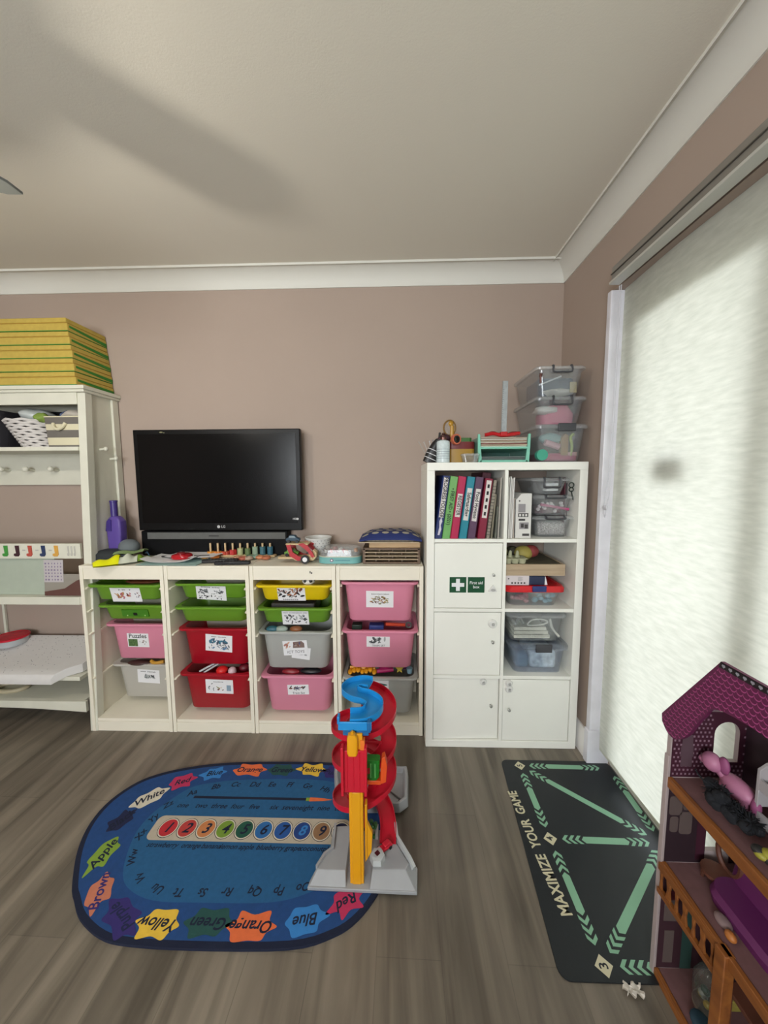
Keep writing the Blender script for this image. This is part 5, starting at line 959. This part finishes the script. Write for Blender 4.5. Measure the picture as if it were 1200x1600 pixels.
# ------------------------------------------------------------------ marble-run style track tower
TZ = .0108
TRD = mat('track red', '#c0142c', .38, bump=.08); TBL = mat('track blue', '#1c86c9', .35); TYL = mat('track yellow', '#dc9a10', .38); TGY = mat('track base grey', '#97999b', .45, var=.03)
t = thing('track_tower', 'tall red spiral toy track tower with a blue top and grey base', 'toy', (-.27, -.9, TZ))
def loft2(bot, top, z0_, z1, m, b=None):
    b = b or MB(); n = len(bot); return b.loft([[(p[0], p[1], z0_) for p in bot], [(p[0], p[1], z1) for p in top]], m)
b = MB().prism([(-.456, -1.090), (-.452, -1.068), (-.428, -1.00), (-.400, -.980), (-.404, -.890), (-.385, -.882), (-.150, -.900), (-.145, -.94), (-.080, -1.02), (-.086, -1.096)], TZ, TZ+.012, TGY); b.build('front_base', t, bev=.002)
b = MB(); loft2([(-.452, -1.086), (-.446, -1.065), (-.424, -1.0), (-.396, -.978), (-.400, -.892), (-.325, -.885), (-.325, -1.088)], [(-.430, -1.055), (-.428, -1.045), (-.410, -1.005), (-.384, -.982), (-.388, -.900), (-.330, -.895), (-.330, -1.055)], TZ+.011, .050, TGY, b); b.build('left_ramp', t, bev=.002)
b = MB().sweep([(-.392, -.895, .052), (-.386, -.985, .052), (-.412, -1.008, .052), (-.432, -1.050, .050)], [(-.004, -.012), (.004, -.012), (.004, .008), (-.004, .008)], TGY); b.build('left_kerb', t)
b = MB(); loft2([(-.245, -1.092), (-.245, -.905), (-.152, -.905), (-.147, -.94), (-.084, -1.022), (-.090, -1.093)], [(-.238, -1.052), (-.238, -.912), (-.168, -.912), (-.162, -.95), (-.112, -1.030), (-.125, -1.050)], TZ+.011, .052, TGY, b); b.build('right_ramp', t, bev=.002)
for P in ([(-.158, -.900, .066), (-.152, -.95, .062), (-.108, -1.020, .058), (-.094, -1.040, .046)], [(-.228, -.905, .060), (-.228, -.95, .056)]): MB().sweep(P, [(-.005, -.03), (.005, -.03), (.005, .010), (-.005, .010)], mat('track base pale', '#b4b8b8', .45)).build('kerb', t)
MB().lathe([(.028, 0), (.026, .022), (.018, .026), (.012, .026)], -.222, -1.020, .050, mat('track base pale', '#b4b8b8'), 6).build('turret', t)
MB().lathe([(.010, 0), (.010, .003)], -.222, -1.020, .076, mat('dark maroon diamond', '#4a0d18', .4), 4).build('turret_diamond', t)
b = MB().lathe([(.010, 0), (.004, .009)], -.430+.16, -1.055, TZ+.012, TGY, 8); b.build('stud', t)
ob = [(-.448, -.600), (-.100, -.598), (-.096, -.62), (-.103, -.770), (-.139, -.800), (-.312, -.805), (-.400, -.770), (-.420, -.740)]
cx_, cy_ = -.27, -.70; sc = lambda P, s: [(cx_+(p[0]-cx_)*s, cy_+(p[1]-cy_)*s) for p in P]
b = MB().loft([[(p[0], p[1], TZ) for p in ob], [(p[0], p[1], .052) for p in sc(ob, .97)], [(p[0], p[1], .052) for p in sc(ob, .90)], [(p[0], p[1], .026) for p in sc(ob, .86)]], TGY); b.build('rear_base', t, bev=.002)
b = MB().tube([(-.20, -.70, .030), (-.135, -.755, .030)], .003, mat('track base dark', '#5f5f60', .5), 6).ell((-.135, -.758, .028), (.010, .008, .004), mat('track base dark', '#5f5f60'), 6); b.build('base_groove', t)
# lift column
b = MB().prism([(-.3125, -1.074), (-.2655, -1.074), (-.2655, -1.046), (-.3125, -1.046)], .020, .565, TYL); b.box(-.3035, -.2745, -1.077, -1.073, .022, .36, TYL); b.build('lift_column', t, bev=.003)
b = MB().prism([(.06, .0)], 0, 0, TYL) if False else MB(); b.box(-.262, -.254, -1.060, -1.034, .10, .30, TYL); b.prism([(-.262, .08), (-.240, .12), (-.236, .19), (-.254, .23), (-.262, .23)], -1.056, -1.040, TYL, 'y'); b.build('side_rack', t, bev=.002)
b = MB().box(-.330, -.255, -1.082, -1.072, .365, .512, TRD).box(-.335, -.326, -1.094, -1.070, .362, .530, TRD).box(-.259, -.250, -1.094, -1.070, .362, .530, TRD)
for k in range(3): b.box(-.316+k*.020, -.313+k*.020, -1.0835, -1.080, .37, .508, TRD)
b.build('red_lift_panel', t, bev=.002)
MB().loft([[(-.297+p[0], -1.080+p[1], z) for p in rrect(w, .022, .007, 4)] for z, w in ((.500, .030), (.510, .036), (.560, .034), (.572, .018))], TYL).build('lift_car', t); MB().tube([(-.297, -1.08, .572), (-.297, -1.08, .580)], .004, TYL, 8).box(-.272, -.258, -1.078, -1.058, .505, .545, mat('track orange', '#e0762a', .4)).build('lift_peg', t)
U = lambda w, h, th=.003: [(-w, h), (-w, -th), (w, -th), (w, h), (w-th, h), (w-th, 0), (-w+th, 0), (-w+th, h)]
CX, CYC, RR = -.276, -.893, .094
hel = []
for i in range(145):
    s = i/144*3.0; a = PI/2-2*PI*s; hel.append((CX+RR*math.cos(a), CYC+RR*math.sin(a), .560-.126*s-(0 if s < 2.4 else .12*(s-2.4))))
for k in range(3):
    MB().sweep(hel[k*48:k*48+49], U(.029, .017), TRD).build('spiral_track', t, angle=.6)
end = smooth_open([hel[-1], (-.235, -.808, .100), (-.200, -.855, .084), (-.186, -.910, .066), (-.186, -.965, .054)], 8)
MB().sweep(end, U(.030, .017), TRD).build('exit_ramp', t, angle=.6)
SP = smooth_open([(-.252, -.855, .602), (-.285, -.848, .601), (-.318, -.862, .600), (-.328, -.893, .599), (-.300, -.922, .598), (-.262, -.935, .597), (-.232, -.965, .595), (-.236, -1.002, .592), (-.265, -1.028, .590), (-.310, -1.034, .590)], 6)
MB().sweep(SP, U(.031, .020), TBL).build('blue_top_track', t, angle=.6)
b = MB().box(-.345, -.235, -1.072, -1.066, .575, .604, TBL).box(-.330, -.245, -1.066, -1.040, .553, .578, mat('deep blue', '#155f96', .4)).box(-.348, -.340, -1.072, -1.05, .596, .622, TBL).box(-.250, -.238, -1.075, -1.05, .57, .606, mat('deep blue', '#155f96')); b.build('blue_front_plate', t, bev=.002)
MB().tube([(-.276, -.893, .05), (-.276, -.893, .555)], .010, TRD, 10).build('centre_post', t)
for k in range(3):
    for s_ in (-1, 1): MB().box(-.276+(-.066 if s_ < 0 else .006), -.276+(-.006 if s_ < 0 else .066), -.897, -.889, .560-.126*(k+(.25 if s_ > 0 else .75))-.010-(.042 if k == 2 and s_ < 0 else 0), .560-.126*(k+(.25 if s_ > 0 else .75))-.003, TRD).build('track_arm', t)
# small platform with green car cradle
b = MB().box(-.266, -.208, -1.012, -.975, .330, .345, mat('track orange red', '#d9501a', .4)).prism([(-.209, .332), (-.190, .340), (-.186, .40), (-.194, .436), (-.205, .43), (-.209, .38)], -1.012, -.985, mat('track orange red', '#d9501a'), 'y').box(-.270, -.262, -1.010, -.98, .335, .44, TYL); b.build('platform', t, bev=.002)
b = MB().loft([[(-.236+p[0], -.996+p[1], z) for p in rrect(w, .03, .008, 3)] for z, w in ((.346, .030), (.356, .046), (.420, .050))], mat('track green', '#1f7a24', .35)); b.tube([(-.243, -1.014, .36), (-.243, -1.014, .41)], .003, mat('light green rib', '#5fae5f', .4), 6).tube([(-.228, -1.014, .36), (-.228, -1.014, .41)], .003, mat('light green rib', '#5fae5f'), 6); b.build('green_cradle', t)
MB().prism([(-.190, .380), (-.182, .405), (-.174, .380)], -.86, -.84, mat('pale blue marker', '#7f9fc4', .4), 'y').build('blue_marker', t)
t = thing('red_toy_car', 'small red toy car with white parts on the grey base of the track tower', 'toy car', (-.195, -1.0, .052))
b = MB(); b.T = TR(-.198, -.985, .0525, rz=.7); b.box(-.030, .030, -.012, .012, .004, .014, TRD).box(-.004, .024, -.010, .010, .014, .022, TRD); b.build('car_body', t, bev=.003)
b = MB(); b.T = TR(-.198, -.985, .0525, rz=.7); b.box(-.034, -.016, -.010, .010, .012, .018, mat('toy pale pink', '#c9a5a8', .4)); b.build('white_front', t, bev=.002)
for sx in (-1, 1):
    for sy in (-1, 1): b = MB(); b.T = TR(-.198, -.985, .0525, rz=.7) @ TR(sx*.018, sy*.013+.003, .006) @ FRONT; b.lathe([(.006, 0), (.006, .005)], 0, 0, 0, BLACK, 12); b.build('wheel', t)
b = MB(); rr = random.Random(6); LF = mat('toy bush green', '#2f6a38', .5)
for i in range(9): b.ell((-.240+rr.uniform(-.012, .012), -.930+rr.uniform(-.012, .012), .085+rr.uniform(-.012, .020)), .008, LF, 5)
b.tube([(-.240, -.930, .052), (-.240, -.930, .08)], .005, mat('toy trunk pale', '#9a9a8a', .5), 6); b.ell((-.238, -.945, .060), .008, LF, 5); tag(b.build('toy_bush'), 'tiny green toy bush beside the yellow column of the track tower', 'toy bush')
# ------------------------------------------------------------------ doll house
HX0, HX1, HY0, HY1 = .570, .770, -1.250, -1.950
OW = wood('orange pine', '#74431f', '#935a29', 1, 6, .45); EDG = mat('pale board edge', '#a89a98', .5)
MA = mat('maroon wall print', '#3d1526', .6); DOT = mat('pink grey dots', '#8a6f7c', .6); SCL = mat('dark raspberry', '#5a1440', .5); SCP = mat('pink scale line', '#a4477f', .5); STN = mat('stone print', '#5a4d49', .6); STD = mat('stone print dark', '#33272a', .6)
CPT = mat('dusky pink carpet', '#6b4a4a', .9, var=.1, scale=50)
t = thing('doll_house', 'open wooden doll house with pink scale roof at the right front corner', 'doll house', (.67, -1.5, 0)); DH = t
# end wall with arched and square windows: built from strips round the openings
b = MB(); ya, yb_ = HY0-.012, HY0
b.box(HX0, .680, ya, yb_, 0, .385, EDG).box(.680, .745, ya, yb_, 0, .385, EDG).box(.745, HX1, ya, yb_, 0, .785, EDG).box(HX0, .680, ya, yb_, .385, .785, EDG).box(.680, .745, ya, yb_, .505, .645, EDG)
arc = [(.680, .725)]+[(.7125-.0325*math.cos(PI*i/12), .725+.0325*math.sin(PI*i/12)) for i in range(13)]+[(.745, .725), (.745, .785), (.680, .785)]
b.prism(arc[1:14]+[(.745, .785), (.680, .785)], ya, yb_, EDG, 'y'); b.build('end_wall', t)
b = MB(); yi = ya-.0008
b.prism(arc[1:14]+[(.745, .785), (.680, .785)], yi, ya, MA, 'y'); b.box(HX0+.004, .680, yi, ya, .601, .785, MA).box(.745, HX1, yi, ya, .601, .785, MA).box(.680, .745, yi, ya, .601, .645, MA)
for j in range(15):
    for i in range(18):
        x = HX0+.010+i*.0108+(.0054 if j % 2 else 0); z = .610+j*.0118
        if .672 < x < .753 and z > .638 or x > HX1-.004: continue
        b.box(x-.0022, x+.0022, yi-.0005, yi, z-.0026, z+.0026, DOT)
for k, (w, z) in enumerate(((.030, .632), (.034, .66), (.028, .69), (.018, .72))): b.prism([(.612-w/2, z), (.612+w/2, z), (.612+w/2*.9, z+.03), (.612-w/2*.9, z+.03)], yi-.0012-.0001*k, yi-.0006, mat('shadow fountain print', '#564149', .6), 'y')
b.build('upper_wall_print', t, smooth=False)
b = MB(); b.box(HX0+.004, .680, yi, ya, .351, .578, mat('middle wall print', '#2a1a21', .6)).box(.745, HX1, yi, ya, .351, .578, MA)
for (x0_, x1_, z0_, z1_) in ((.578, .612, .49, .545), (.614, .636, .505, .55), (.582, .604, .44, .486), (.607, .640, .435, .50), (.580, .61, .552, .575)):
    b.prism(rrect(x1_-x0_, z1_-z0_, .008, 3, (x0_+x1_)/2, (z0_+z1_)/2), yi-.0006, yi, STN, 'y')
b.box(.655, .678, yi-.0006, yi, .36, .57, MA); b.build('middle_wall_print', t, smooth=False)
b = MB(); b.box(HX0+.004, HX1, yi, ya, .022, .328, mat('lower wall print', '#3a2028', .6)).box(.585, .620, yi-.0006, yi, .17, .235, STN).box(.590, .616, yi-.0006, yi, .04, .14, STN).box(.638, .668, yi-.0006, yi, .022, .26, mat('teal print', '#2d4a44', .6)).box(.578, .63, yi-.0006, yi, .235, .262, mat('crimson print', '#5c1a26', .6)); b.build('lower_wall_print', t, smooth=False)
MB().box(HX0-.004, HX0+.002, HY0-.013, HY0+.001, 0, .66, EDG).build('end_wall_edge', t, bev=.001)
MB().box(HX1-.010, HX1, HY1, ya, 0, .785, mat('dark back wall', '#33202a', .6, var=.2, scale=30)).build('back_wall', t)
MB().box(HX0, HX1, HY1, HY1+.012, 0, .785, MA).build('end_wall', t)
for z, nm in ((.582, 'upper_floor'), (.333, 'middle_floor'), (.004, 'ground_floor')):
    MB().box(HX0-.002, HX0+.010, HY1+.012, ya, z-.010, z+.019, OW).build('floor_edge', t, bev=.002); MB().box(HX0+.010, HX1-.010, HY1+.012, ya, z-.004, z+.016, CPT).build(nm, t)
# balcony rail and post
b = MB(); A_, B_ = Vector((.566, -1.262, 0)), Vector((.572, -1.440, 0)); d = B_-A_
for z0_, z1_ in ((.330, .350), (.262, .276)):
    b.add([A_+Vector((s, 0, z)) for s in (-.006, .006) for z in (z0_, z1_)]+[B_+Vector((s, 0, z)) for s in (-.006, .006) for z in (z0_, z1_)], [(0, 1, 3, 2), (4, 6, 7, 5), (0, 4, 5, 1), (2, 3, 7, 6), (0, 2, 6, 4), (1, 5, 7, 3)], OW)
for k in range(7):
    q = A_+d*(k+.3)/7; w = .009 if k % 2 else .005; b.prism([(q.y-w, .272), (q.y+w, .272), (q.y+w*.4, .30), (q.y+w, .335), (q.y-w, .335), (q.y-w*.4, .30)], q.x-.003, q.x+.003, OW, 'x')
b.build('balcony_rail', t, bev=.001); MB().box(.560, .584, -1.462, -1.436, 0, .352, OW).build('porch_post', t, bev=.002)
# roof: front scale sheet, slopes, ridge
prof = [(-1.243, .745), (-1.240, .765), (-1.396, .992), (-1.804, .992), (-1.960, .765), (-1.957, .745)]
low = smooth_open([(-1.243, .745, 0), (-1.262, .728, 0), (-1.290, .728, 0), (-1.325, .765, 0), (-1.365, .840, 0), (-1.410, .885, 0), (-1.60, .902, 0)], 5)
lowp = [(p.x, p.y) for p in low]; lowm = [(-3.2-y, z) for y, z in lowp[:-1]][::-1]
sheet_poly = lowp+lowm+[(-1.957, .752), (-1.960, .765), (-1.804, .992), (-1.396, .992), (-1.240, .765)]
b = MB().prism(sheet_poly, HX0-.012, HX0-.004, SCL, 'x')
def inside(y, z):
    P = sheet_poly; c = False; j = len(P)-1
    for i in range(len(P)):
        if (P[i][1] > z) != (P[j][1] > z) and y < (P[j][0]-P[i][0])*(z-P[i][1])/(P[j][1]-P[i][1])+P[i][0]: c = not c
        j = i
    return c
xs = HX0-.0126; st = .0145
for j in range(24):
    z = .738+j*.0118
    for i in range(52):
        y = -1.24-i*st-(st/2 if j % 2 else 0)
        pts = [(y+st/2*math.cos(PI*q/6), z-.0075*math.sin(PI*q/6)) for q in range(7)]
        for a_, c_ in zip(pts[:-1], pts[1:]):
            if all(inside(*q) for q in (a_, c_)) and inside((a_[0]+c_[0])/2, z+.006): b.add([(xs, a_[0], a_[1]-.0013), (xs, c_[0], c_[1]-.0013), (xs, c_[0], c_[1]+.0013), (xs, a_[0], a_[1]+.0013)], [(0, 1, 2, 3)], SCP)
b.add([(xs-.0004, -1.392, .978), (xs-.0004, -1.808, .978), (xs-.0004, -1.804, .992), (xs-.0004, -1.396, .992)], [(0, 1, 2, 3)], BLACK)
for k in range(25): b.add([(xs-.0008, -1.404-k*.016+.0045*math.cos(a_), .985+.0045*math.sin(a_)) for a_ in (PI/4, 3*PI/4, PI, 1.5*PI, 2*PI)], [(0, 1, 2, 3, 4)], mat('heart dots', '#8f8f98', .5))
b.build('roof_front', t, smooth=False)
b = MB()
for y0_, z0_, y1_, z1_ in ((-1.243, .768, -1.335, .900), (-1.957, .768, -1.865, .900)): b.add([(x, y0_, z0_+q) for x in (HX0-.004, HX0+.13) for q in (0, .006)]+[(x, y1_, z1_+q) for x in (HX0-.004, HX0+.13) for q in (0, .006)], [(0, 1, 3, 2), (4, 6, 7, 5), (0, 4, 5, 1), (2, 3, 7, 6), (0, 2, 6, 4), (1, 5, 7, 3)], mat('roof board', '#6b4a5e', .6))
b.box(HX0-.004, HX0+.13, -1.865, -1.335, .898, .904, mat('roof board', '#6b4a5e')); b.prism([(-1.25, .77), (-1.305, .85), (-1.895, .85), (-1.95, .77)], HX1-.006, HX1, MA, 'x'); b.build('roof_boards', t)
# doll house contents
PP = mat('pony pink', '#b0718f', .5)
t = thing('toy_pony', 'pink toy pony standing in the attic of the doll house', 'toy pony', (.665, -1.335, .599))
b = MB(); z = .599; b.ell((.668, -1.345, z+.048), (.022, .042, .024), PP, 10).ell((.645, -1.300, z+.078), (.019, .023, .023), PP, 10).tube([(.665, -1.32, z+.05), (.650, -1.305, z+.075)], .012, PP, 10)
for q in ((.660, -1.320), (.680, -1.318), (.660, -1.372), (.680, -1.370)): b.tube([(q[0], q[1], z+.04), (q[0], q[1], z)], .0085, PP, 8)
b.ell((.640, -1.282, z+.070), (.009, .012, .009), PP, 8); b.build('body', t, angle=1.2)
MB().ell((.655, -1.322, z+.085), (.009, .014, .022), mat('mane rose', '#8f4a72', .6), 8).ell((.668, -1.392, z+.040), (.010, .010, .024), mat('mane rose', '#8f4a72'), 8).build('mane', t, angle=1.2); MB().ell((.631, -1.290, z+.080), (.002, .003, .004), BLACK, 5).build('eye', t)
b = MB(); rr = random.Random(9); FB = mat('black fluff', '#12141a', .95)
for i in range(46):
    u = rr.random(); c = Vector((.606+.02*u, -1.350-.085*u, .624+(.030 if u < .25 else .008)*rr.random())); b.ell(c+Vector((rr.uniform(-.016, .016), rr.uniform(-.010, .010), 0)), rr.uniform(.008, .015), FB, 5)
for i in range(420):
    u = rr.random(); c = Vector((.606+.02*u, -1.350-.085*u, .634+(.026 if u < .25 else .006)*rr.random())); dv = Vector((rr.uniform(-1, 1), rr.uniform(-1, 1), rr.uniform(-.25, 1))).normalized(); b.tube([c+dv*.010, c+dv*.024+Vector((0, 0, -.002))], .0022, FB, 3, r1=.0004)
tag(b.build('fluffy_black_toy', angle=1.2), 'fluffy black soft toy lying at the attic edge of the doll house', 'soft toy')
tag(MB().tube(smooth_open([(.598, -1.345, .655), (.590, -1.330, .664), (.586, -1.322, .675)], 4), .0018, FB, 5).build('black_thread'), 'curved black thread above the fluffy black toy', 'thread')
t = thing('doll_bunk_bed', 'white wooden doll bed with curved ends in the attic', 'doll bed', (.70, -1.44, .599)); WP = mat('doll white paint', '#a5a0a2', .5)
for y in (-1.392, -1.56):
    b = MB().prism([(.662, .599), (.672, .599), (.672, .650), (.742, .650), (.742, .599), (.752, .599), (.752, .738), (.735, .752), (.707, .760), (.680, .752), (.662, .738)], y, y-.007, WP, 'y'); b.build('bed_end', t, bev=.001)
for z in (.615, .692): MB().box(.664, .750, -1.560, -1.399, z, z+.008, WP).build('bunk_base', t); MB().box(.662, .667, -1.560, -1.399, z, z+.026, WP).build('side_rail', t); 
MB().box(.670, .748, -1.555, -1.404, .701, .714, mat('doll bedding', '#9c7c88', .8)).build('bedding', t, bev=.003)
b = MB(); 
for i in range(9):
    a_ = i*.9; b.ell((.607+.012*math.cos(a_), -1.475-.014*math.sin(a_*1.3)-.004*i*.8, .612+.003*i), (.013, .013, .009), mat('mustard figure' if i % 2 else 'dark figure', '#8f8a2f' if i % 2 else '#1c1c1c', .5), 6)
tag(b.build('yellow_black_toy', angle=1.2), 'small yellow and black toy at the attic edge next to the black fluff', 'toy')
t = thing('purple_doll_sofa', 'large purple rounded doll seat on the middle floor', 'doll seat', (.67, -1.42, .349)); 
MB().loft([[(.675+p[0], -1.42+p[1], z) for p in rrect(w, .19, .04, 5)] for z, w in ((.350, .10), (.372, .11), (.384, .09))], mat('sofa purple', '#5c1c52', .6)).build('seat', t, angle=.8)
MB().loft([[(.700+.022*(z-.37)/.1+p[0]*.3, -1.42+p[1]*k, z) for p in rrect(.07, .20, .03, 6)] for z, k in ((.375, 1), (.43, 1.02), (.47, .85), (.488, .5))], mat('sofa purple', '#5c1c52')).build('backrest', t, angle=.8)
t = thing('brown_doll_chair', 'brown round backed doll chair by the window on the middle floor', 'doll chair', (.66, -1.31, .349)); BC = mat('doll chair brown', '#5b3324', .6)
MB().lathe([(.030, 0), (.030, .008)], .668, -1.31, .375, BC, 16).build('seat', t)
for q in ((.650, -1.295), (.686, -1.295), (.650, -1.328), (.686, -1.328)): MB().tube([(q[0], q[1], .350), (q[0], q[1], .376)], .004, BC, 6).build('leg', t)
MB().tube([(.700+.0*math.cos(a_), -1.31+.032*math.cos(a_), .420+.040*math.sin(a_)) for a_ in [2*PI*i/20 for i in range(20)]], .006, BC, 6, True).build('back_ring', t)
tag(MB().ell((.61, -1.400, .358), (.014, .020, .010), mat('grey pink pebble', '#7f6a6a', .6), 8).build('pebble_toy'), 'small grey pink rounded toy on the middle floor edge', 'toy'); tag(MB().ell((.60, -1.43, .360), (.010, .012, .010), mat('orange bead toy', '#a8672f', .5), 8).build('orange_toy'), 'small orange knob toy beside the porch post', 'toy')
t = SG_ = thing('glass_jar', 'clear domed glass jar with yellow and white beads on the ground floor', 'jar', (.655, -1.345, .022))
MB().lathe([(.030, 0), (.034, .006), (.035, .014)], .650, -1.345, .0205, mat('jar base beige', '#7f6f63', .6), 24).build('base', t); MB().lathe([(.033, .014), (.037, .05), (.036, .085), (.026, .110), (.010, .122), (.002, .124)], .650, -1.345, .0205, clear('dark clear glass', '#9fb0a8', .10), 24).build('glass', t)
for i in range(14):
    a_ = rr.uniform(0, 6.28); q = rr.uniform(.008, .024); c, n_ = (('#a08a2c', 'yellow'), ('#8f9690', 'white'), ('#26443c', 'dark green'))[i % 3]
    tag(MB().ell((.650+q*math.cos(a_), -1.345+q*math.sin(a_), .045+rr.uniform(0, .02)+(.03 if i % 3 == 2 else 0)), .0085, mat('jar bead '+n_, c, .4), 6).build('bead'), n_+' bead inside the glass jar', 'bead', n_+' beads in the glass jar')
MB().lathe([(.010, 0), (.010, .008), (.006, .012)], .650, -1.345, .144, mat('white knob', '#b5bdb8', .4), 12).build('knob', SG_)
tag(MB().box(.70, .74, -1.345, -1.305, .021, .05, mat('yellow sponge', '#8f8236', .9, bump=.5)).build('yellow_block', bev=.003, org=None), 'yellow block on the ground floor of the doll house', 'block')
t = thing('brown_doll_table', 'brown doll table on the ground floor behind the porch post', 'doll table', (.70, -1.43, .021))
MB().box(.645, .748, -1.50, -1.38, .155, .166, BC).build('table_top', t, bev=.002)
for x in (.652, .740):
    for y in (-1.493, -1.388): MB().box(x-.005, x+.005, y-.005, y+.005, .0205, .155, BC).build('leg', t)
tag(MB().lathe([(.012, 0), (.016, .012), (.012, .014)], .69, -1.40, .1665, mat('dusty pink cup', '#8f7274', .5), 12).build('doll_cup'), 'tiny dusty pink cup on the brown doll table', 'cup')
tag(MB().ell((.61, -1.375, .030), (.024, .030, .012), mat('dark teal toy', '#1f3d4d', .6), 8).build('teal_toy'), 'dark teal rounded toy at the front of the ground floor', 'toy')
# ------------------------------------------------------------------ ceiling fan with lamp
HUB = Vector((-1.50, -1.41, 0)); FG = mat('grey fan metal', '#6a6e6c', .45); TIP = Vector((-1.205, -1.105, 2.20))
t = thing('ceiling_fan', 'grey bladed ceiling fan with a lamp, one pointed blade tip showing at the left edge', 'ceiling fan', (HUB.x, HUB.y, 2.2))
MB().tube([(HUB.x, HUB.y, 2.575), (HUB.x, HUB.y, 2.32)], .015, FG, 12).build('down_rod', t)
MB().lathe([(.06, .08), (.06, .05), (.02, .0)], HUB.x, HUB.y, 2.495, FG, 24).build('canopy', t)
MB().lathe([(.08, 0), (.10, .02), (.10, .07), (.06, .10)], HUB.x, HUB.y, 2.17, FG, 28).build('motor', t)
a0 = math.atan2(TIP.y-HUB.y, TIP.x-HUB.x); Ln = (Vector((TIP.x, TIP.y))-Vector((HUB.x, HUB.y))).length
for k in range(4):
    b = MB(); b.T = TR(HUB.x, HUB.y, 2.20, rz=a0+k*PI/2) @ TR(rx=.10)
    b.prism([(.08, -.03), (.15, -.045), (Ln-.07, -.055), (Ln-.03, -.035), (Ln, 0), (Ln-.03, .035), (Ln-.07, .055), (.15, .045), (.08, .03)], 0, .007, FG); b.build('blade', t, bev=.001)
OP = bpy.data.materials.new('lit opal glass'); OP.use_nodes = True; OP.node_tree.nodes['Principled BSDF'].inputs['Emission Color'].default_value = (1, .95, .86, 1); OP.node_tree.nodes['Principled BSDF'].inputs['Emission Strength'].default_value = 4
MB().lathe([(.005, -.045), (.04, -.038), (.065, -.015), (.07, .0), (.04, .004)], HUB.x, HUB.y, 2.105, OP, 24).build('lamp_shade', t); MB().lathe([(.10, 0), (.105, .004), (.06, .05)], HUB.x, HUB.y, 2.11, FG, 28).build('lamp_light_shield', t)  # unseen opaque disc over the lamp, added to block its light upwards
l = bpy.data.lights.new('fan_lamp', 'POINT'); l.energy = 21.5; l.color = (1, .93, .82); l.shadow_soft_size = .022; o = bpy.data.objects.new('fan_lamp', l); o.location = (HUB.x+.02, HUB.y, 2.04); COL.objects.link(o)
